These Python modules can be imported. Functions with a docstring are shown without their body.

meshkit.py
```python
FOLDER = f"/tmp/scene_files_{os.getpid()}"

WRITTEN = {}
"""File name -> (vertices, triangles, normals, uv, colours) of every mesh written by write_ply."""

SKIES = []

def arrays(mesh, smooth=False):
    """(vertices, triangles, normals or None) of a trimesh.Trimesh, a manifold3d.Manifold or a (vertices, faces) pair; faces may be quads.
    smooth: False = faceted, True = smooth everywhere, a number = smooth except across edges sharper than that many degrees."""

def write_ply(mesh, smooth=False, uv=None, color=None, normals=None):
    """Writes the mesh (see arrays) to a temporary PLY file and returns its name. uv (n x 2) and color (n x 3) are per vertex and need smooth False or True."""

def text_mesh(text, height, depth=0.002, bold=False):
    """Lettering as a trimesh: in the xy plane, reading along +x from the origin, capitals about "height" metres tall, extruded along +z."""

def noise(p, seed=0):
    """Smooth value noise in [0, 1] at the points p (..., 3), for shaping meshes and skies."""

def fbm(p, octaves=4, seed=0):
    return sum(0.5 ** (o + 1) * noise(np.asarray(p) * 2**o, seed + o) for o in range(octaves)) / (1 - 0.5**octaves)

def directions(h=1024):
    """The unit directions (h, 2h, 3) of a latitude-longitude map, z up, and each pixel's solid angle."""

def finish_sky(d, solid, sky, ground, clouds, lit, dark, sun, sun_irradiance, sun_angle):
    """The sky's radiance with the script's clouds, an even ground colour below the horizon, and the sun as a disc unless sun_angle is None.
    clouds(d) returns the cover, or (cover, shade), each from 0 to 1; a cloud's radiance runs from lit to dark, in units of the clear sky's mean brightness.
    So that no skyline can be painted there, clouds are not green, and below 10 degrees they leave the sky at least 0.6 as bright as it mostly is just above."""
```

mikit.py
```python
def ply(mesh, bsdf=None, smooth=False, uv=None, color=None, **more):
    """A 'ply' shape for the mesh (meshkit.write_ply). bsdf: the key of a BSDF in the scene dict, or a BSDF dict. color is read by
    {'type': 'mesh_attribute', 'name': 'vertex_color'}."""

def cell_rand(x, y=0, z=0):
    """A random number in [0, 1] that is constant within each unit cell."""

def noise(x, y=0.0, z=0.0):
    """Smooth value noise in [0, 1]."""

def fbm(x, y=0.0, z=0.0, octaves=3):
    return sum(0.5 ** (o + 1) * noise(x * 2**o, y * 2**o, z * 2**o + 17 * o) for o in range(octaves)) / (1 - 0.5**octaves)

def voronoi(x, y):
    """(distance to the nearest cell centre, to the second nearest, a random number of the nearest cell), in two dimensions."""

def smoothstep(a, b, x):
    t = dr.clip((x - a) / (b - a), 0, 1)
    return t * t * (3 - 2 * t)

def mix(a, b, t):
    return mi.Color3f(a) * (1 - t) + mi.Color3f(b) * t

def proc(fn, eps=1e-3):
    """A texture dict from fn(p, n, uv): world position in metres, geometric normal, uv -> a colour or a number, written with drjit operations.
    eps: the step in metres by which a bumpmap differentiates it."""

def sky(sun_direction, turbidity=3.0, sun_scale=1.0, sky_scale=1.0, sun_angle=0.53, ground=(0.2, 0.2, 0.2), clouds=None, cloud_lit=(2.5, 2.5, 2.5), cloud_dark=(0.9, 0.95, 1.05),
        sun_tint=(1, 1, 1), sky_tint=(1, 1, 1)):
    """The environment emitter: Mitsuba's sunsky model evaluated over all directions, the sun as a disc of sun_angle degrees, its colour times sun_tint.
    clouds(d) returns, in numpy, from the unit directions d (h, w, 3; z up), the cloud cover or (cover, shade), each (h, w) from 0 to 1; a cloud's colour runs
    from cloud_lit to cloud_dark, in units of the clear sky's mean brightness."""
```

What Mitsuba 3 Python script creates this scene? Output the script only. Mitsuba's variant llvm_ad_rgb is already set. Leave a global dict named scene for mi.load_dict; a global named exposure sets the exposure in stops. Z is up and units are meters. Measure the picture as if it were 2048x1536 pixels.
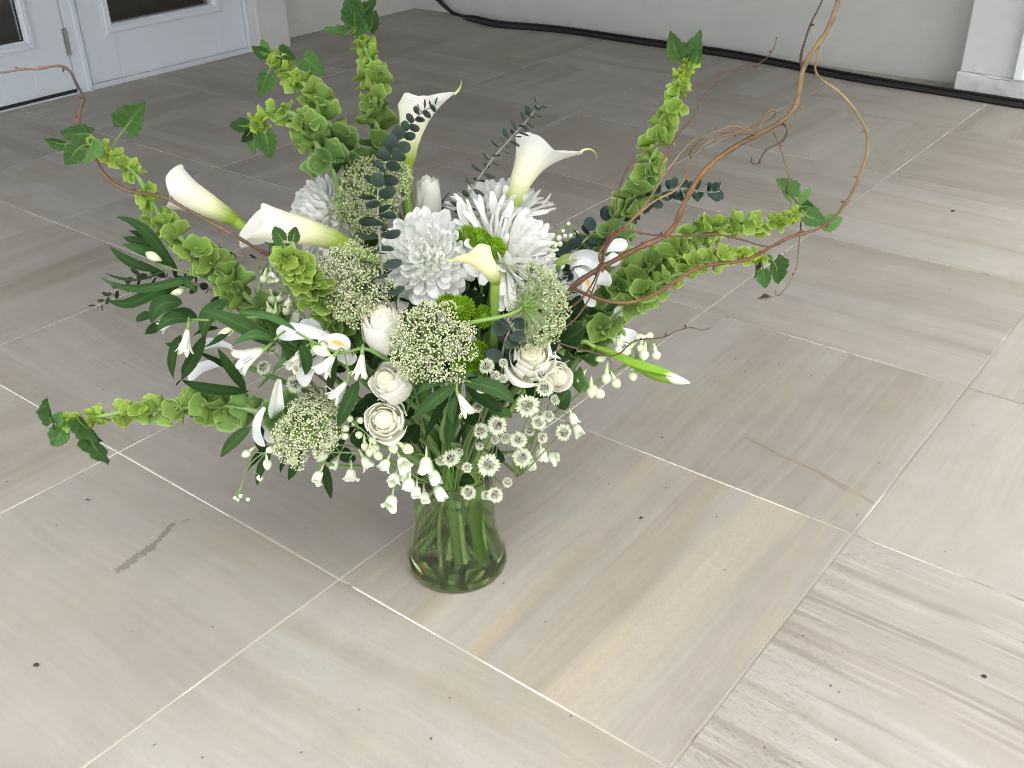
import math, random
import numpy as np, trimesh, drjit as dr
import mitsuba as mi, mikit
from mikit import noise, fbm, smoothstep, mix, cell_rand, voronoi

rng = np.random.default_rng(7)
random.seed(7)
scene, labels = {}, {}
T = mi.ScalarTransform4f

# ------------------------------------------------------------------ camera
CAM = np.array([1.630, -0.825, 1.105])
FPX, YAW, PITCH, ROLL = 2071.9, 2.2439, 0.5289, 0.0202        # focal length in photo pixels, angles in radians


def cam_axes():
    f = np.array([math.cos(PITCH) * math.cos(YAW), math.cos(PITCH) * math.sin(YAW), -math.sin(PITCH)])
    r = np.cross(f, [0, 0, 1.0]); r /= np.linalg.norm(r)
    d = np.cross(f, r)
    c, s = math.cos(ROLL), math.sin(ROLL)
    return c * r + s * d, -s * r + c * d, f


RIGHT, DOWN, FWD = cam_axes()
scene['camera'] = {'type': 'perspective', 'fov': math.degrees(2 * math.atan(1024 / FPX)), 'fov_axis': 'x', 'near_clip': 0.05, 'far_clip': 400.0,
                   'to_world': T().look_at(origin=CAM.tolist(), target=(CAM + FWD).tolist(), up=(-DOWN).tolist())}
# ------------------------------------------------------------------ sky (overcast; the porch is open towards the photographer)
scene['sky'] = mikit.sky([0.423, -0.211, 0.883], turbidity=4, sun_scale=0.4, sun_tint=(0.86, 0.95, 1.10), sun_angle=40, clouds=lambda d: 1.0, cloud_lit=(2.35, 2.4, 2.5), ground=(0.25, 0.25, 0.22))
exposure = 2.98

# ------------------------------------------------------------------ helpers
VASE = np.array([0.735, 0.1455, 0.0])
HF = FWD.copy(); HF[2] = 0; HF /= np.linalg.norm(HF)            # horizontal view direction
UP = np.array([0, 0, 1.0])


def nrm(v):
    v = np.asarray(v, float)
    return v / np.maximum(np.linalg.norm(v, axis=-1, keepdims=True), 1e-12)


def P(x, y, d=0.0):
    """The point seen at photo pixel (x, y), d metres in front of the upright plane through the vase's axis."""
    ray = (x - 1024) / FPX * RIGHT + (y - 768) / FPX * DOWN + FWD
    t = ((VASE - CAM) @ HF - d) / (ray @ HF)
    return CAM + ray * t


def on_floor(x, y):
    ray = (x - 1024) / FPX * RIGHT + (y - 768) / FPX * DOWN + FWD
    return CAM + ray * (-CAM[2] / ray[2])


def on_back(x, y, plane=3.61):
    ray = (x - 1024) / FPX * RIGHT + (y - 768) / FPX * DOWN + FWD
    return CAM + ray * ((plane - CAM[1]) / ray[1])


def numbered(key):
    if key not in scene and key not in labels:
        return key
    n = 1
    while f'{key}_{n:03d}' in scene or f'{key}_{n:03d}' in labels:
        n += 1
    return f'{key}_{n:03d}'


taken = {}


def fresh(key):
    n = taken.get(key, 0)
    taken[key] = n + 1
    return key if n == 0 else f'{key}_{n:03d}'


def add(name, shape, parent=None):
    key = fresh(name if parent is None else f'{parent}__{name}')
    scene[key] = shape
    return key


def thing(name, label, cat, group=None):
    key = fresh(name)
    labels[key] = {'label': label, 'category': cat}
    if group:
        labels[key]['group'] = group
    return key


def tag(key, label=None, cat=None, group=None, kind=None):
    d = labels.setdefault(key, {})
    for k, v in (('label', label), ('category', cat), ('group', group), ('kind', kind)):
        if v:
            d[k] = v
    return key


def box(x0, x1, y0, y1, z0, z1, bev=0.0):
    if bev <= 0:
        m = trimesh.creation.box(extents=(x1 - x0, y1 - y0, z1 - z0))
        m.apply_translation(((x0 + x1) / 2, (y0 + y1) / 2, (z0 + z1) / 2))
        return m
    pts = []
    b = bev
    for sx in (0, 1):
        for sy in (0, 1):
            for sz in (0, 1):
                c = np.array([x1 if sx else x0, y1 if sy else y0, z1 if sz else z0])
                s = np.array([-1 if sx else 1, -1 if sy else 1, -1 if sz else 1]) * b
                pts += [c + s * [0, 1, 1], c + s * [1, 0, 1], c + s * [1, 1, 0]]
    return trimesh.convex.convex_hull(np.array(pts))


def merge(ms):
    return trimesh.util.concatenate(ms)


# ------------------------------------------------------------------ materials
PITCH_X, PITCH_Y = 0.61, 0.6002


def seg_mark(p, a, b, w):
    """1 on the stroke from a to b (floor points), falling to 0 at distance w."""
    ax, ay, bx, by = float(a[0]), float(a[1]), float(b[0]), float(b[1])
    dx, dy = bx - ax, by - ay
    t = dr.clip(((p.x - ax) * dx + (p.y - ay) * dy) / (dx * dx + dy * dy), 0, 1)
    ex, ey = p.x - ax - t * dx, p.y - ay - t * dy
    return 1 - smoothstep(0.0, 1.0, dr.sqrt(ex * ex + ey * ey) / w)


SC = [on_floor(240, 1138), on_floor(305, 1092), on_floor(345, 1050), on_floor(372, 1040)]
VE = [on_floor(1492, 876), on_floor(1560, 912), on_floor(1650, 950), on_floor(1745, 1005)]
VE2 = [on_floor(1632, 942), on_floor(1700, 985)]
ST = [on_floor(225, 1288), on_floor(268, 1262)]
SM = [on_floor(1705, 985), on_floor(1695, 1010)]


def stone(p, n, uv):
    u, v = mi.Float(uv.x), mi.Float(uv.y)
    k, s = dr.floor(u / 10), dr.floor(v / 10)                 # the tile's number and its style (0 plain, 1 banded, 2 strongly streaked)
    r1, r2, r3 = cell_rand(k, 3), cell_rand(k, 7), cell_rand(k, 11)
    wob = 0.05 * (fbm(u * 2.6, v * 2.2, k, octaves=2) - 0.5)
    w = v + wob
    broad = fbm(u * 0.9, w * 5.0, k, octaves=3)
    band = fbm(u * 0.7 + 5, w * 13.0, k + 3, octaves=3)
    fine = fbm(u * 7, w * 150.0, k + 7, octaves=2)
    thread = fbm(u * 3.0, w * 60.0, k + 9, octaves=2)
    blot = fbm(u * 6, v * 7, k + 20, octaves=3)
    grain = noise(u * 900, v * 900, 1)
    banded = dr.select(s > 0.5, 1.0, 0.35)
    c = mix((0.560, 0.535, 0.485), (0.490, 0.461, 0.412), smoothstep(0.38, 0.62, broad) * (0.30 + 0.70 * banded))
    c = mix(c, (0.440, 0.390, 0.312), smoothstep(0.50, 0.74, band) * banded * (0.25 + 0.35 * r1))
    c = mix(c, (0.600, 0.590, 0.560), smoothstep(0.58, 0.72, fbm(u * 0.8 + 9, w * 9, k + 5, octaves=2)) * 0.55 * (0.4 + banded * 0.6))
    c = mix(c, (0.530, 0.470, 0.350), smoothstep(0.60, 0.76, blot) * 0.40 * r2)
    strong = dr.select((s > 1.5) & (s < 2.5), 1.0, 0.22 * banded)
    c = mix(c, (0.350, 0.310, 0.262), smoothstep(0.56, 0.80, thread) * strong * 0.50)
    c = mix(c, (0.620, 0.600, 0.560), smoothstep(0.56, 0.78, fine) * strong * 0.55)
    c = mix(c, (0.27, 0.245, 0.215), smoothstep(0.66, 0.80, noise(u * 150, w * 900, k + 31)) * smoothstep(0.45, 0.65, blot + 0.15 * strong) * (0.01 + 0.36 * strong))
    c = c * mi.Color3f(0.575, 0.569, 0.560) * (0.94 + 0.10 * fine) * (0.95 + 0.10 * grain) * (0.93 + 0.13 * r3)
    c = c * (0.955 + 0.09 * fbm(u * 22, v * 22, k + 2, octaves=2))
    warm = dr.select(s > 2.5, 1.0, 0.0)
    wb = smoothstep(0.40, 0.66, 0.62 * fbm(u * 0.40 + 3, w * 9.0, k + 41, octaves=2) + 0.38 * fbm(u * 0.8, w * 34.0, k + 42, octaves=3))
    c = mix(c, (0.400, 0.335, 0.240), wb * warm * 0.34)
    c = c * (1 + warm * (0.03 + 0.07 * wb) * (noise(u * 620, v * 900, 7) - 0.5) * 2)
    c = mix(c, (0.47, 0.36, 0.19), warm * smoothstep(0.60, 0.80, fbm(u * 3.2, w * 22, k + 44, octaves=3)) * 0.14)
    # sparse pin holes
    d1, _, w1 = voronoi(u * 26, v * 26)
    c = mix(c, (0.10, 0.09, 0.08), (1 - smoothstep(0.035, 0.06, d1)) * dr.select(w1 > 0.965, 0.85, 0.0))
    # marks of their own on particular tiles
    nz = fbm(p.x * 240, p.y * 240, 3, octaves=2)
    m = dr.maximum(dr.maximum(seg_mark(p, SC[0], SC[1], 0.020), seg_mark(p, SC[1], SC[2], 0.012)), 0.7 * seg_mark(p, SC[3], SC[3] + 0.001, 0.018))
    c = mix(c, (0.17, 0.155, 0.13), smoothstep(0.36, 0.70, m * (0.25 + 1.25 * nz)) * 0.78)
    nz2 = 0.008 * (fbm(p.x * 14, p.y * 14, 9, octaves=2) - 0.5)
    q = mi.Point3f(p.x + nz2, p.y + nz2, p.z)
    m = dr.maximum(dr.maximum(seg_mark(q, VE[0], VE[1], 0.008), seg_mark(q, VE[1], VE[2], 0.007)), dr.maximum(seg_mark(q, VE[2], VE[3], 0.008), seg_mark(q, VE2[0], VE2[1], 0.009)))
    c = mix(c, (0.22, 0.175, 0.12), smoothstep(0.10, 1.0, m) * (0.35 + 0.5 * fbm(p.x * 30, p.y * 30, 6, octaves=2)))
    c = mix(c, (0.30, 0.27, 0.22), smoothstep(0.2, 0.7, dr.maximum(seg_mark(p, ST[0], ST[1], 0.012), seg_mark(p, SM[0], SM[1], 0.03) * 0.8) * (0.5 + nz)) * 0.5)
    return c


def stone_h(p, n, uv):
    u, v = mi.Float(uv.x), mi.Float(uv.y)
    k, s = dr.floor(u / 10), dr.floor(v / 10)
    a = fbm(u * 9, v * 140, k, octaves=2)
    return (0.0006 * a * dr.select((s > 1.5) & (s < 2.5), 1.0, 0.35) + 0.00022 * noise(u * 420, v * 420, 2))


def stone_rough(p, n, uv):
    return 0.42 + 0.22 * fbm(uv.x * 8, uv.y * 8, 4, octaves=2)


scene['stone'] = {'type': 'bumpmap', 'arbitrary': mikit.proc(stone_h, eps=6e-4), 'scale': 1.0,
                  'bsdf': {'type': 'principled', 'base_color': mikit.proc(stone), 'roughness': mikit.proc(stone_rough), 'specular': 0.38}}


def grout(p, n, uv):
    x, y = mi.Float(p.x), mi.Float(p.y)
    d = fbm(x * 7, y * 7, 2, octaves=3)
    right = smoothstep(1.15, 1.25, x)
    c = mix(mix((0.70, 0.69, 0.65), (0.45, 0.42, 0.36), smoothstep(0.46, 0.66, d)), (0.20, 0.18, 0.15), right * smoothstep(0.22, 0.5, d + 0.1))
    return mix(c, (0.12, 0.11, 0.10), smoothstep(0.74, 0.88, fbm(x * 30, y * 30, 5, octaves=2)))


scene['grout_mix'] = {'type': 'diffuse', 'reflectance': mikit.proc(grout)}


def plaster(p, n, uv):
    a = fbm(p.x * 2.2, p.y * 2.2, p.z * 2.2, octaves=3)
    b = fbm(p.x * 14, p.y * 14, p.z * 14, octaves=3)
    c = mix((0.545, 0.558, 0.528), (0.590, 0.602, 0.575), a)
    c = c * (0.95 + 0.08 * b)
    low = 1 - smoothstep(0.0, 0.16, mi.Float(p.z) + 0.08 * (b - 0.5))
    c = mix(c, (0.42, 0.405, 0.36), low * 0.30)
    sp = smoothstep(0.86, 0.90, noise(p.x * 55, p.y * 55, p.z * 55)) * smoothstep(0.5, 0.7, a)
    return mix(c, (0.33, 0.31, 0.27), sp * 0.22)


def plaster_h(p, n, uv):
    return 0.0035 * fbm(p.x * 75, p.y * 75, p.z * 75, octaves=3) + 0.005 * fbm(p.x * 9, p.y * 9, p.z * 9, octaves=2)


def rough_h(p, n, uv):
    low = 1 - smoothstep(0.05, 0.13, mi.Float(p.z))
    return 0.0028 * fbm(p.x * 130, p.y * 130, p.z * 130, octaves=2) + (0.003 + 0.008 * low) * fbm(p.x * 36, p.y * 36, p.z * 36, octaves=3)


def pillar_c(p, n, uv):
    b = fbm(p.x * 30, p.y * 30, p.z * 30, octaves=3)
    c = mix((0.60, 0.625, 0.615), (0.66, 0.68, 0.67), b)
    z0 = 0.083 - 0.012 * smoothstep(0.50, 0.60, mi.Float(p.x)) + 0.006 * (fbm(p.x * 40, 1, 1, octaves=2) - 0.5)
    crack = (1 - smoothstep(0.0006, 0.0016, dr.abs(p.z - z0))) * smoothstep(0.482, 0.49, mi.Float(p.x)) * (1 - smoothstep(0.652, 0.66, mi.Float(p.x)))
    c = mix(c, (0.16, 0.16, 0.15), crack * 0.8)
    low = 1 - smoothstep(0.02, 0.10, mi.Float(p.z))
    return mix(c, (0.46, 0.47, 0.44), low * smoothstep(0.45, 0.7, b) * 0.6)


scene['plaster'] = {'type': 'bumpmap', 'arbitrary': mikit.proc(plaster_h), 'scale': 0.35,
                    'bsdf': {'type': 'principled', 'base_color': mikit.proc(plaster), 'roughness': 0.7, 'specular': 0.3}}
scene['rough_plaster'] = {'type': 'bumpmap', 'arbitrary': mikit.proc(rough_h), 'scale': 0.6,
                          'bsdf': {'type': 'principled', 'base_color': mikit.proc(pillar_c), 'roughness': 0.75, 'specular': 0.3}}


def door_c(p, n, uv):
    b = fbm(p.x * 12, p.y * 12, p.z * 12, octaves=3)
    low = 1 - smoothstep(0.0, 0.05, mi.Float(p.z) + 0.03 * (b - 0.5))
    return mix(mix((0.595, 0.645, 0.69), (0.62, 0.668, 0.708), b), (0.46, 0.48, 0.49), low * 0.45)


scene['door_paint'] = {'type': 'principled', 'base_color': mikit.proc(door_c), 'roughness': 0.42, 'specular': 0.45}
scene['steel'] = {'type': 'principled', 'base_color': {'type': 'rgb', 'value': (0.30, 0.29, 0.27)}, 'metallic': 0.75, 'roughness': 0.45}
scene['black_rubber'] = {'type': 'principled', 'base_color': {'type': 'rgb', 'value': (0.012, 0.012, 0.013)}, 'roughness': 0.42, 'specular': 0.45}
scene['dark_room'] = {'type': 'twosided', 'bsdf': {'type': 'diffuse', 'reflectance': {'type': 'rgb', 'value': (0.030, 0.026, 0.019)}}}
scene['window_glass'] = {'type': 'thindielectric', 'int_ior': 1.5}
scene['white_trim'] = {'type': 'principled', 'base_color': {'type': 'rgb', 'value': (0.80, 0.84, 0.85)}, 'roughness': 0.35, 'specular': 0.5}


def lawn_c(p, n, uv):
    return mix((0.10, 0.13, 0.05), (0.17, 0.18, 0.09), fbm(p.x * 3, p.y * 3, 0, octaves=4))


scene['lawn'] = {'type': 'diffuse', 'reflectance': mikit.proc(lawn_c)}
scene['ceiling_paint'] = {'type': 'twosided', 'bsdf': {'type': 'diffuse', 'reflectance': {'type': 'rgb', 'value': (0.20, 0.195, 0.185)}}}

# ------------------------------------------------------------------ setting: ground, floor of stone tiles
g = mikit.ply(box(-150, 150, -150, 150, -0.5, -0.16), 'lawn')
tag(add('ground', g), 'green lawn around the porch', kind='structure')
FLOOR_X1, FLOOR_Y0 = 8 * PITCH_X, -8 * PITCH_Y
tag(add('floor', mikit.ply(box(-2.60, FLOOR_X1, FLOOR_Y0, 3.70, -0.16, -0.0011), 'grout_mix')), 'porch floor of large pale stone tiles with white grout joints', kind='structure')
STYLE = {(1, 0): ('y', 3), (0, 0): ('x', 0), (1, 1): ('y', 1), (1, 2): ('x', 1), (2, 0): ('x', 2), (2, -1): ('x', 2), (2, 1): ('y', 0), (0, -1): ('x', 0), (1, -1): ('x', 1), (-1, 0): ('x', 1), (-2, 0): ('y', 1), (0, -2): ('x', 3), (-1, -2): ('x', 3),
         (-1, -1): ('y', 1), (1, 3): ('x', 1), (0, 1): ('y', 0), (2, 2): ('y', 1), (0, 2): ('x', 1), (-3, 1): ('x', 1), (-1, 1): ('y', 1), (1, -2): ('x', 1)}
gap = 0.0015
tile_no = 0
for i in range(-5, 8):
    for j in range(-8, 7):
        x0, x1 = max(i * PITCH_X + gap / 1, -2.585), (i + 1) * PITCH_X - gap
        y0, y1 = j * PITCH_Y + gap, min((j + 1) * PITCH_Y - gap, 3.66)
        if x1 - x0 < 0.03 or y1 - y0 < 0.03:
            continue
        way, style = STYLE.get((i, j), ('x' if (i + j) % 2 else 'y', 1))
        r = np.random.default_rng(1000 + (i + 20) * 50 + j + 20)
        z = r.uniform(-0.00025, 0.00025)
        b = 0.0012
        corners = np.array([[x0, y0], [x1, y0], [x1, y1], [x0, y1]])
        inner = np.array([[x0 + b, y0 + b], [x1 - b, y0 + b], [x1 - b, y1 - b], [x0 + b, y1 - b]])
        v = np.vstack([np.c_[inner, np.full(4, z)], np.c_[corners, np.full(4, z - 0.0007)], np.c_[corners, np.full(4, -0.012)]])
        f = [[0, 1, 2], [0, 2, 3]]
        for a in range(4):
            c2 = (a + 1) % 4
            f += [[a, a + 4, c2 + 4], [a, c2 + 4, c2], [a + 4, a + 8, c2 + 8], [a + 4, c2 + 8, c2 + 4]]
        L = v[:, :2] - corners[0]
        u = L if way == 'x' else L[:, ::-1] * [1, -1]
        if r.random() < 0.5:
            u = -u
        uv = u + [10 * (tile_no + 3) + 5, 10 * style + 5]
        add('tile', mikit.ply((v, np.array(f)), 'stone', uv=uv), 'floor')
        tile_no += 1

# ------------------------------------------------------------------ walls
H = 2.6
XD, XR, XP, YB, YP = -2.491, -2.568, -2.424, 3.630, 3.503
w = thing('left_wall', 'off-white plaster wall in the far left corner of the porch, beside the white doors', 'wall')
add('wall_face', mikit.ply(box(XR - 0.2, XR, 2.59, YB + 0.2, -0.02, H), 'plaster'), w)
tag(add('lower_wall', mikit.ply(box(XR - 0.2, XP, -4.8, 0.54, -0.02, H), 'plaster'), w), 'stretch of the wall before the doors')
tag(add('lintel', mikit.ply(box(XR - 0.2, XP, 0.54, 2.402, 2.20, H), 'plaster'), w))
add('pier', mikit.ply(box(XR - 0.25, XP, 2.402, 2.592, -0.02, H, 0.006), 'plaster'), w)
labels[w + '__pier'] = {'label': 'square projecting pier at the right end of the doors'}
del labels[w + '__lower_wall'], labels[w + '__lintel']
w = thing('back_wall', 'long grey-white plaster wall along the back of the porch behind the black cables', 'wall')
add('wall_face', mikit.ply(box(XR + 0.001, 0.62, YB, YB + 0.2, -0.02, H), 'plaster'), w)
p_ = thing('pillar', 'white rough-plastered pilaster at the right end of the back wall', 'pillar')
add('shaft', mikit.ply(box(0.458, 2.6, YP, YB + 0.25, 0.080, H, 0.005), 'rough_plaster'), p_)
add('plinth', mikit.ply(box(0.449, 2.6, YP - 0.008, YB + 0.25, -0.02, 0.0805, 0.005), 'rough_plaster'), p_)
labels[p_ + '__plinth'] = {'label': 'cracked and flaking foot of the pilaster'}
tag(add('trim', mikit.ply(merge([box(0.664, 0.700, YP - 0.030, YP - 0.0005, 0.082, 2.5, 0.004), box(0.7003, 0.72, YP - 0.018, YP - 0.0007, 0.082, 2.5)]), 'white_trim'), p_), 'bright white vertical trim strip')
# the porch roof: it keeps the sky from the back of the floor
ROOF_X1, ROOF_Y0 = 1.6, -0.5
tag(add('ceiling', mikit.ply(box(XR - 0.2, ROOF_X1, ROOF_Y0, YB + 0.25, H, H + 0.25), 'ceiling_paint')), 'flat painted porch ceiling', kind='structure')

tag(add('beam', mikit.ply(merge([box(XR - 0.2, ROOF_X1, ROOF_Y0 - 0.25, ROOF_Y0, H - 0.35, H + 0.1), box(ROOF_X1, ROOF_X1 + 0.25, ROOF_Y0 - 0.25, YB + 0.25, H - 0.35, H + 0.1)]), 'ceiling_paint')), 'roof beam along the open sides of the porch', kind='structure')
# ------------------------------------------------------------------ white doors
d = thing('french_door', 'white hinged door leaf with a dark glass pane, at the left edge', 'door')
x1, x0 = XD, XD - 0.045
gy0, gy1, gz0, gz1 = 0.745, 1.306, 0.243, 1.95
ly0, ly1, lz0, lz1 = 0.575, 1.4765, 0.020, 2.10
add('stile', mikit.ply(box(x0, x1, gy1 + 0.0, ly1, lz0, lz1, 0.002), 'door_paint'), d)
add('stile', mikit.ply(box(x0, x1, ly0, gy0, lz0, lz1, 0.002), 'door_paint'), d)
add('bottom_rail', mikit.ply(box(x0, x1 - 0.0004, gy0, gy1, lz0, gz0), 'door_paint'), d)
add('top_rail', mikit.ply(box(x0, x1 - 0.0004, gy0, gy1, gz1, lz1), 'door_paint'), d)


def moulding(y0, y1, z0, z1, x, w=0.042):
    """A stepped glazing bead round the opening y0..y1, z0..z1, on the face x, towards +x."""
    prof = [(0.0, -0.016), (0.004, 0.004), (0.011, 0.0105), (0.016, 0.0085), (0.019, 0.010), (0.029, 0.0095), (0.034, 0.0055), (w, 0.004), (w, -0.001)]
    vs, n = [], len(prof)
    for cy, cz, sy, sz in ((y0, z0, -1, -1), (y1, z0, 1, -1), (y1, z1, 1, 1), (y0, z1, -1, 1)):
        vs += [(x + h, cy + sy * o, cz + sz * o) for o, h in prof]
    f = []
    for c in range(4):
        a, b2 = c * n, ((c + 1) % 4) * n
        for k in range(n - 1):
            f += [[a + k, b2 + k, b2 + k + 1], [a + k, b2 + k + 1, a + k + 1]]
    m = trimesh.Trimesh(np.array(vs), np.array(f)[:, ::-1], process=False)
    return m


add('moulding', mikit.ply(moulding(gy0, gy1, gz0, gz1, x1), {'type': 'twosided', 'bsdf': {'type': 'ref', 'id': 'door_paint'}}), d)
add('glass_pane', mikit.ply(box(x1 - 0.019, x1 - 0.0185, gy0 - 0.004, gy1 + 0.004, gz0 - 0.004, gz1 + 0.004), 'window_glass'), d)
add('gasket', mikit.ply(merge([box(x1 - 0.018, x1 - 0.014, gy1 - 0.006, gy1 + 0.001, gz0, gz1), box(x1 - 0.018, x1 - 0.014, gy0, gy1 - 0.006, gz0 - 0.001, gz0 + 0.005)]), 'black_rubber'), d)
hg = add('hinge', mikit.ply(merge([box(x1 - 0.002, x1 + 0.0035, 1.4645, 1.480, 0.157, 0.264, 0.001), trimesh.creation.cylinder(0.0055, 0.107, 10, transform=trimesh.transformations.translation_matrix((x1 + 0.004, 1.4785, 0.2105)))]), 'steel'), d)
labels[hg] = {'label': 'weathered steel butt hinge'}
add('weather_strip', mikit.ply(box(x0 + 0.004, x1 - 0.004, ly0, ly1, 0.0055, 0.0202), 'black_rubber'), d)
fr = thing('door_frame', 'white frame around the hinged door with a narrow mullion and low sill', 'frame')
add('mullion', mikit.ply(merge([box(x0, x1 + 0.001, 1.4795, 1.5475, -0.01, 2.15, 0.002), box(x0 + 0.01, x1 + 0.009, 1.524, 1.5445, -0.01, 2.15, 0.002)]), 'door_paint'), fr)
add('jamb', mikit.ply(box(x0, x1 + 0.001, 0.541, 0.572, -0.01, 2.15, 0.002), 'door_paint'), fr)
add('jamb', mikit.ply(box(x0, x1 + 0.006, 2.3815, 2.4018, -0.01, 2.15, 0.002), 'door_paint'), fr)
add('threshold', mikit.ply(box(x0 - 0.05, x1 + 0.003, 0.573, 1.4785, -0.01, 0.0053, 0.001), 'door_paint'), fr)
sl = thing('side_panel', 'white fixed glazed panel between the hinged door and the pier', 'door')
gy0, gy1 = 1.695, 2.218
sy0, sy1, sz0 = 1.5515, 2.3795, 0.0225
add('stile', mikit.ply(box(x0, x1, gy1, sy1, sz0, lz1, 0.002), 'door_paint'), sl)
add('stile', mikit.ply(box(x0, x1, sy0, gy0, sz0, lz1, 0.002), 'door_paint'), sl)
add('bottom_rail', mikit.ply(box(x0, x1 - 0.0004, gy0, gy1, sz0, gz0), 'door_paint'), sl)
add('top_rail', mikit.ply(box(x0, x1 - 0.0004, gy0, gy1, gz1, lz1), 'door_paint'), sl)
add('moulding', mikit.ply(moulding(gy0, gy1, gz0, gz1, x1), {'type': 'twosided', 'bsdf': {'type': 'ref', 'id': 'door_paint'}}), sl)
add('glass_pane', mikit.ply(box(x1 - 0.019, x1 - 0.0185, gy0 - 0.004, gy1 + 0.004, gz0 - 0.004, gz1 + 0.004), 'window_glass'), sl)
add('sill', mikit.ply(box(x0, x1 + 0.002, 1.549, 2.3805, -0.01, 0.0205, 0.0015), 'door_paint'), sl)
# the dark room behind the glass
tag(add('interior_wall', mikit.ply(merge([box(-5.0, -4.9, -1, 4.2, 0, 2.6), box(-5.0, XR - 0.21, -1.0, -0.9, 0, 2.6), box(-5.0, XR - 0.21, 4.1, 4.2, 0, 2.6), box(-5.0, XR - 0.21, -1, 4.2, 2.55, 2.65), box(-5.0, -2.62, -1, 4.2, -0.05, -0.02),
                                          box(-3.3, -3.2, 1.1, 1.55, 0, 2.4)]), 'dark_room')), 'dark unlit room behind the door glass', kind='structure')
# ------------------------------------------------------------------ plant materials (colours come from each mesh's vertices: petals, leaves and bark differ piece by piece)
VC = {'type': 'mesh_attribute', 'name': 'vertex_color'}
scene['leaf_skin'] = {'type': 'principledthin', 'base_color': VC, 'roughness': 0.42, 'diff_trans': 0.55, 'eta': 1.4}
scene['bell_skin'] = {'type': 'principledthin', 'base_color': VC, 'roughness': 0.46, 'diff_trans': 0.42, 'eta': 1.38}
scene['petal_skin'] = {'type': 'principledthin', 'base_color': VC, 'roughness': 0.55, 'diff_trans': 0.42, 'eta': 1.3}
scene['rose_skin'] = {'type': 'principledthin', 'base_color': VC, 'roughness': 0.6, 'diff_trans': 0.70, 'eta': 1.2}
scene['stem_skin'] = {'type': 'principled', 'base_color': VC, 'roughness': 0.48, 'specular': 0.4}
scene['bark'] = {'type': 'principled', 'base_color': VC, 'roughness': 0.42, 'specular': 0.5}
scene['floret_skin'] = {'type': 'diffuse', 'reflectance': VC}

from scipy.interpolate import CubicSpline
import meshkit


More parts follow.
